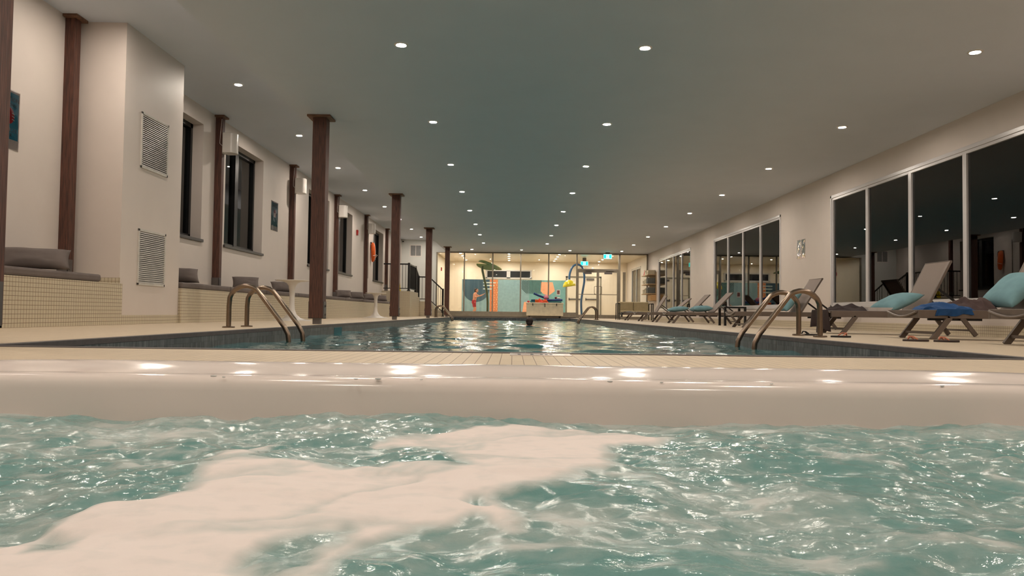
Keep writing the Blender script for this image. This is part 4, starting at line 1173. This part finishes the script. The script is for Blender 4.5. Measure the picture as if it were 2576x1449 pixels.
tag(MB().sphere((0, 0, 0), (.06, .05, .04), 14, 8).build('rubber_toy', M['red'], loc=(CX - .70, CY - .2, CT + .04)), 'small red toy at the left end of the chest top', 'toy')
tag(MB().sphere((0, 0, 0), (.07, .06, .05), 14, 8).build('water_toy', mat('maroon_toy', (110, 24, 40), .4), loc=(CX + .50, CY + .1, CT + .215)), 'small dark red toy near the right end of the chest', 'toy')
tag(MB().sphere((0, 0, 0), (.09, .06, .035), 14, 8).build('water_toy', M['white'], loc=(CX + .60, CY + .05, CT + .20)), 'small white toy near the right end of the chest', 'toy')
r = thing('glass_notice', (2.02, GY - .012, 1.14), 'small framed notice fixed on the glass above the chest', 'notice')
MB().box(-.08, .08, -.004, 0, -.13, .11).build('paper', M['white'], r, smooth=0)
MB().box(-.055, .055, -.006, -.004, -.08, .08).build('picture', mat('notice_maroon', (130, 84, 78), .6), r, smooth=0)

# ---------------------------------------------------------------- people
def fused(name, builder, m_, voxel, parent=None, loc=None, rot=None, smooth_it=6):
    """one continuous surface from overlapping limbs"""
    o = builder.build(name, m_, None)
    rm = o.modifiers.new('fuse', 'REMESH'); rm.mode = 'VOXEL'; rm.voxel_size = voxel; rm.use_smooth_shade = True
    sm = o.modifiers.new('soft', 'SMOOTH'); sm.iterations = smooth_it; sm.factor = .5
    dg = bpy.context.evaluated_depsgraph_get()
    me = bpy.data.meshes.new_from_object(o.evaluated_get(dg))
    o.modifiers.clear(); old = o.data; o.data = me; bpy.data.meshes.remove(old)
    me.polygons.foreach_set('use_smooth', [True] * len(me.polygons))
    if not me.materials: me.materials.append(m_)
    if parent: o.parent = parent
    if loc: o.location = loc
    if rot: o.rotation_euler = rot
    return o
def head(b, c, s, fx, fy):
    """head centred at c, height 2*s, facing the horizontal direction (fx, fy)"""
    c = Vector(c); f = Vector((fx, fy, 0)).normalized(); sd = Vector((-f.y, f.x, 0))
    b.sphere(c + Vector((0, 0, s * .18)) - f * s * .05, (s * .80, s * .80, s * .82), 20, 14)
    b.sphere(c - Vector((0, 0, s * .35)) + f * s * .12, (s * .60, s * .60, s * .62), 18, 12)
    b.tube([c + f * s * .72 + Vector((0, 0, s * .12)), c + f * s * .95 - Vector((0, 0, s * .18))], [s * .08, s * .14], 8)
    b.sphere(c + f * s * .62 - Vector((0, 0, s * .48)), (s * .2, s * .2, s * .09), 10, 6)
    b.sphere(c + f * s * .5 - Vector((0, 0, s * .82)), (s * .22, s * .22, s * .16), 10, 6)
    for k_ in (-1, 1):
        b.sphere(c + sd * k_ * s * .80 - Vector((0, 0, s * .08)), (s * .13, s * .13, s * .24), 8, 6)
def hand(b, w, d, up, L_):
    """palm at w pointing along d, five curled fingers"""
    w = Vector(w); d = Vector(d).normalized(); up = Vector(up).normalized(); s = d.cross(up).normalized()
    b.tube([w, w + d * L_ * .48], [L_ * .17, L_ * .22], 8, flat=.6)
    for k_, ln in ((-1.5, .38), (-.5, .48), (.5, .52), (1.5, .46)):
        p = w + d * L_ * .45 + s * k_ * L_ * .105
        b.tube([p, p + d * L_ * ln * .55 - up * L_ * .03, p + d * L_ * ln - up * L_ * .14], [L_ * .062, L_ * .056, L_ * .045], 6)
    p = w + d * L_ * .12 + s * L_ * .17
    b.tube([p, p + (d * .6 + s * .5) * L_ * .3, p + (d + s * .35) * L_ * .42], [L_ * .075, L_ * .065, L_ * .05], 6)

per = thing('person', (-1.86, 36.3, 0), 'person in red swim shorts reaching for the green stem behind the glass', 'person')
b = MB()
# torso leaning forward towards +x
b.tube([(.0, 0, .66), (.01, 0, .74), (.03, 0, .83), (.05, 0, .95), (.06, 0, 1.05), (.07, 0, 1.11), (.08, 0, 1.14)], [.085, .095, .085, .098, .105, .085, .05], 18)
b.tube([(.065, -.12, 1.09), (.07, 0, 1.10), (.065, .12, 1.09)], [.045, .07, .045], 12)
b.tube([(.08, 0, 1.12), (.105, 0, 1.20)], [.04, .038], 12)
head(b, (.125, -.01, 1.255), .098, .9, -.43)
for y_, el, wr, dr in ((-.135, (.07, -.17, .93), (.27, -.16, .985), (1, .1, .25)), (.135, (.25, .14, .99), (.45, .10, 1.07), (.75, 0, .7))):
    b.tube([(.06, y_, 1.085), Vector((.06, y_, 1.085)).lerp(Vector(el), .5), el], [.046, .038, .031], 10)
    b.tube([el, Vector(el).lerp(Vector(wr), .4), wr], [.031, .032, .020], 10)
    hand(b, wr, dr, (0, 0, 1), .135)
for y_, kn, an, ft in ((-.07, (.045, -.085, .375), (-.06, -.09, .05), (.07, -.10, .025)), (.07, (.08, .085, .38), (.02, .09, .05), (.16, .10, .025))):
    b.tube([(0, y_, .70), (.02, y_ * 1.1, .55), kn], [.078, .066, .045], 12)
    b.tube([kn, Vector(kn).lerp(Vector(an), .35) + Vector((-.015, 0, 0)), an], [.044, .045, .026], 12)
    b.tube([Vector(an) + Vector((-.03, 0, -.02)), ft], [.032, .026], 10)
fused('body', b, M['skin'], .009, per)
b = MB()
b.tube([(.0, 0, .62), (.0, 0, .70), (.015, 0, .80)], [.10, .108, .10], 18)
for y_ in (-.07, .07): b.tube([(0, y_, .70), (.018, y_ * 1.12, .58), (.035, y_ * 1.2, .46)], [.085, .084, .076], 14)
fused('swim_shorts', b, M['shorts'], .011, per, smooth_it=3)
b = MB(); hc = Vector((.125, -.01, 1.255)); f_ = Vector((.9, -.43, 0)).normalized()
b.sphere(hc + Vector((0, 0, .032)) - f_ * .026, (.088, .088, .082), 20, 14).sphere(hc - f_ * .05 - Vector((0, 0, .02)), (.066, .066, .085), 16, 10)
fused('hair', b, M['hair'], .009, per, smooth_it=2)
for k_ in (-1, 1):
    p = hc + f_ * .078 + Vector((-f_.y, f_.x, 0)) * .03 * k_ + Vector((0, 0, .012))
    MB().sphere(p, .010, 10, 6).build('eye', M['black'], per)

per = thing('person', (.43, 19.0, WZ), 'person swimming away with only a dark haired head above the water', 'person')
b = MB()
head(b, (0, 0, .10), .105, 0.1, 1)
b.tube([(0, -.01, .06), (0, -.03, -.06), (0, -.04, -.12)], [.055, .062, .09], 14)
b.tube([(-.20, -.04, -.085), (-.1, -.04, -.045), (0, -.04, -.035), (.1, -.04, -.045), (.20, -.04, -.085)], [.06, .065, .07, .065, .06], 14)
b.tube([(0, -.04, -.08), (0, -.12, -.3), (0, -.4, -.45)], [.13, .14, .12], 14)
for k_ in (-1, 1):
    b.tube([(.20 * k_, -.04, -.09), (.38 * k_, .12, -.16), (.30 * k_, .42, -.14)], [.055, .042, .028], 10)
    hand(b, (.30 * k_, .42, -.14), (-.1 * k_, 1, 0), (0, 0, 1), .17)
fused('body', b, M['skin'], .010, per)
b = MB()
b.sphere((0, -.012, .128), (.096, .10, .094), 20, 14).sphere((0, -.045, .075), (.080, .066, .085), 18, 12)
fused('hair', b, M['hair'], .008, per, smooth_it=2)
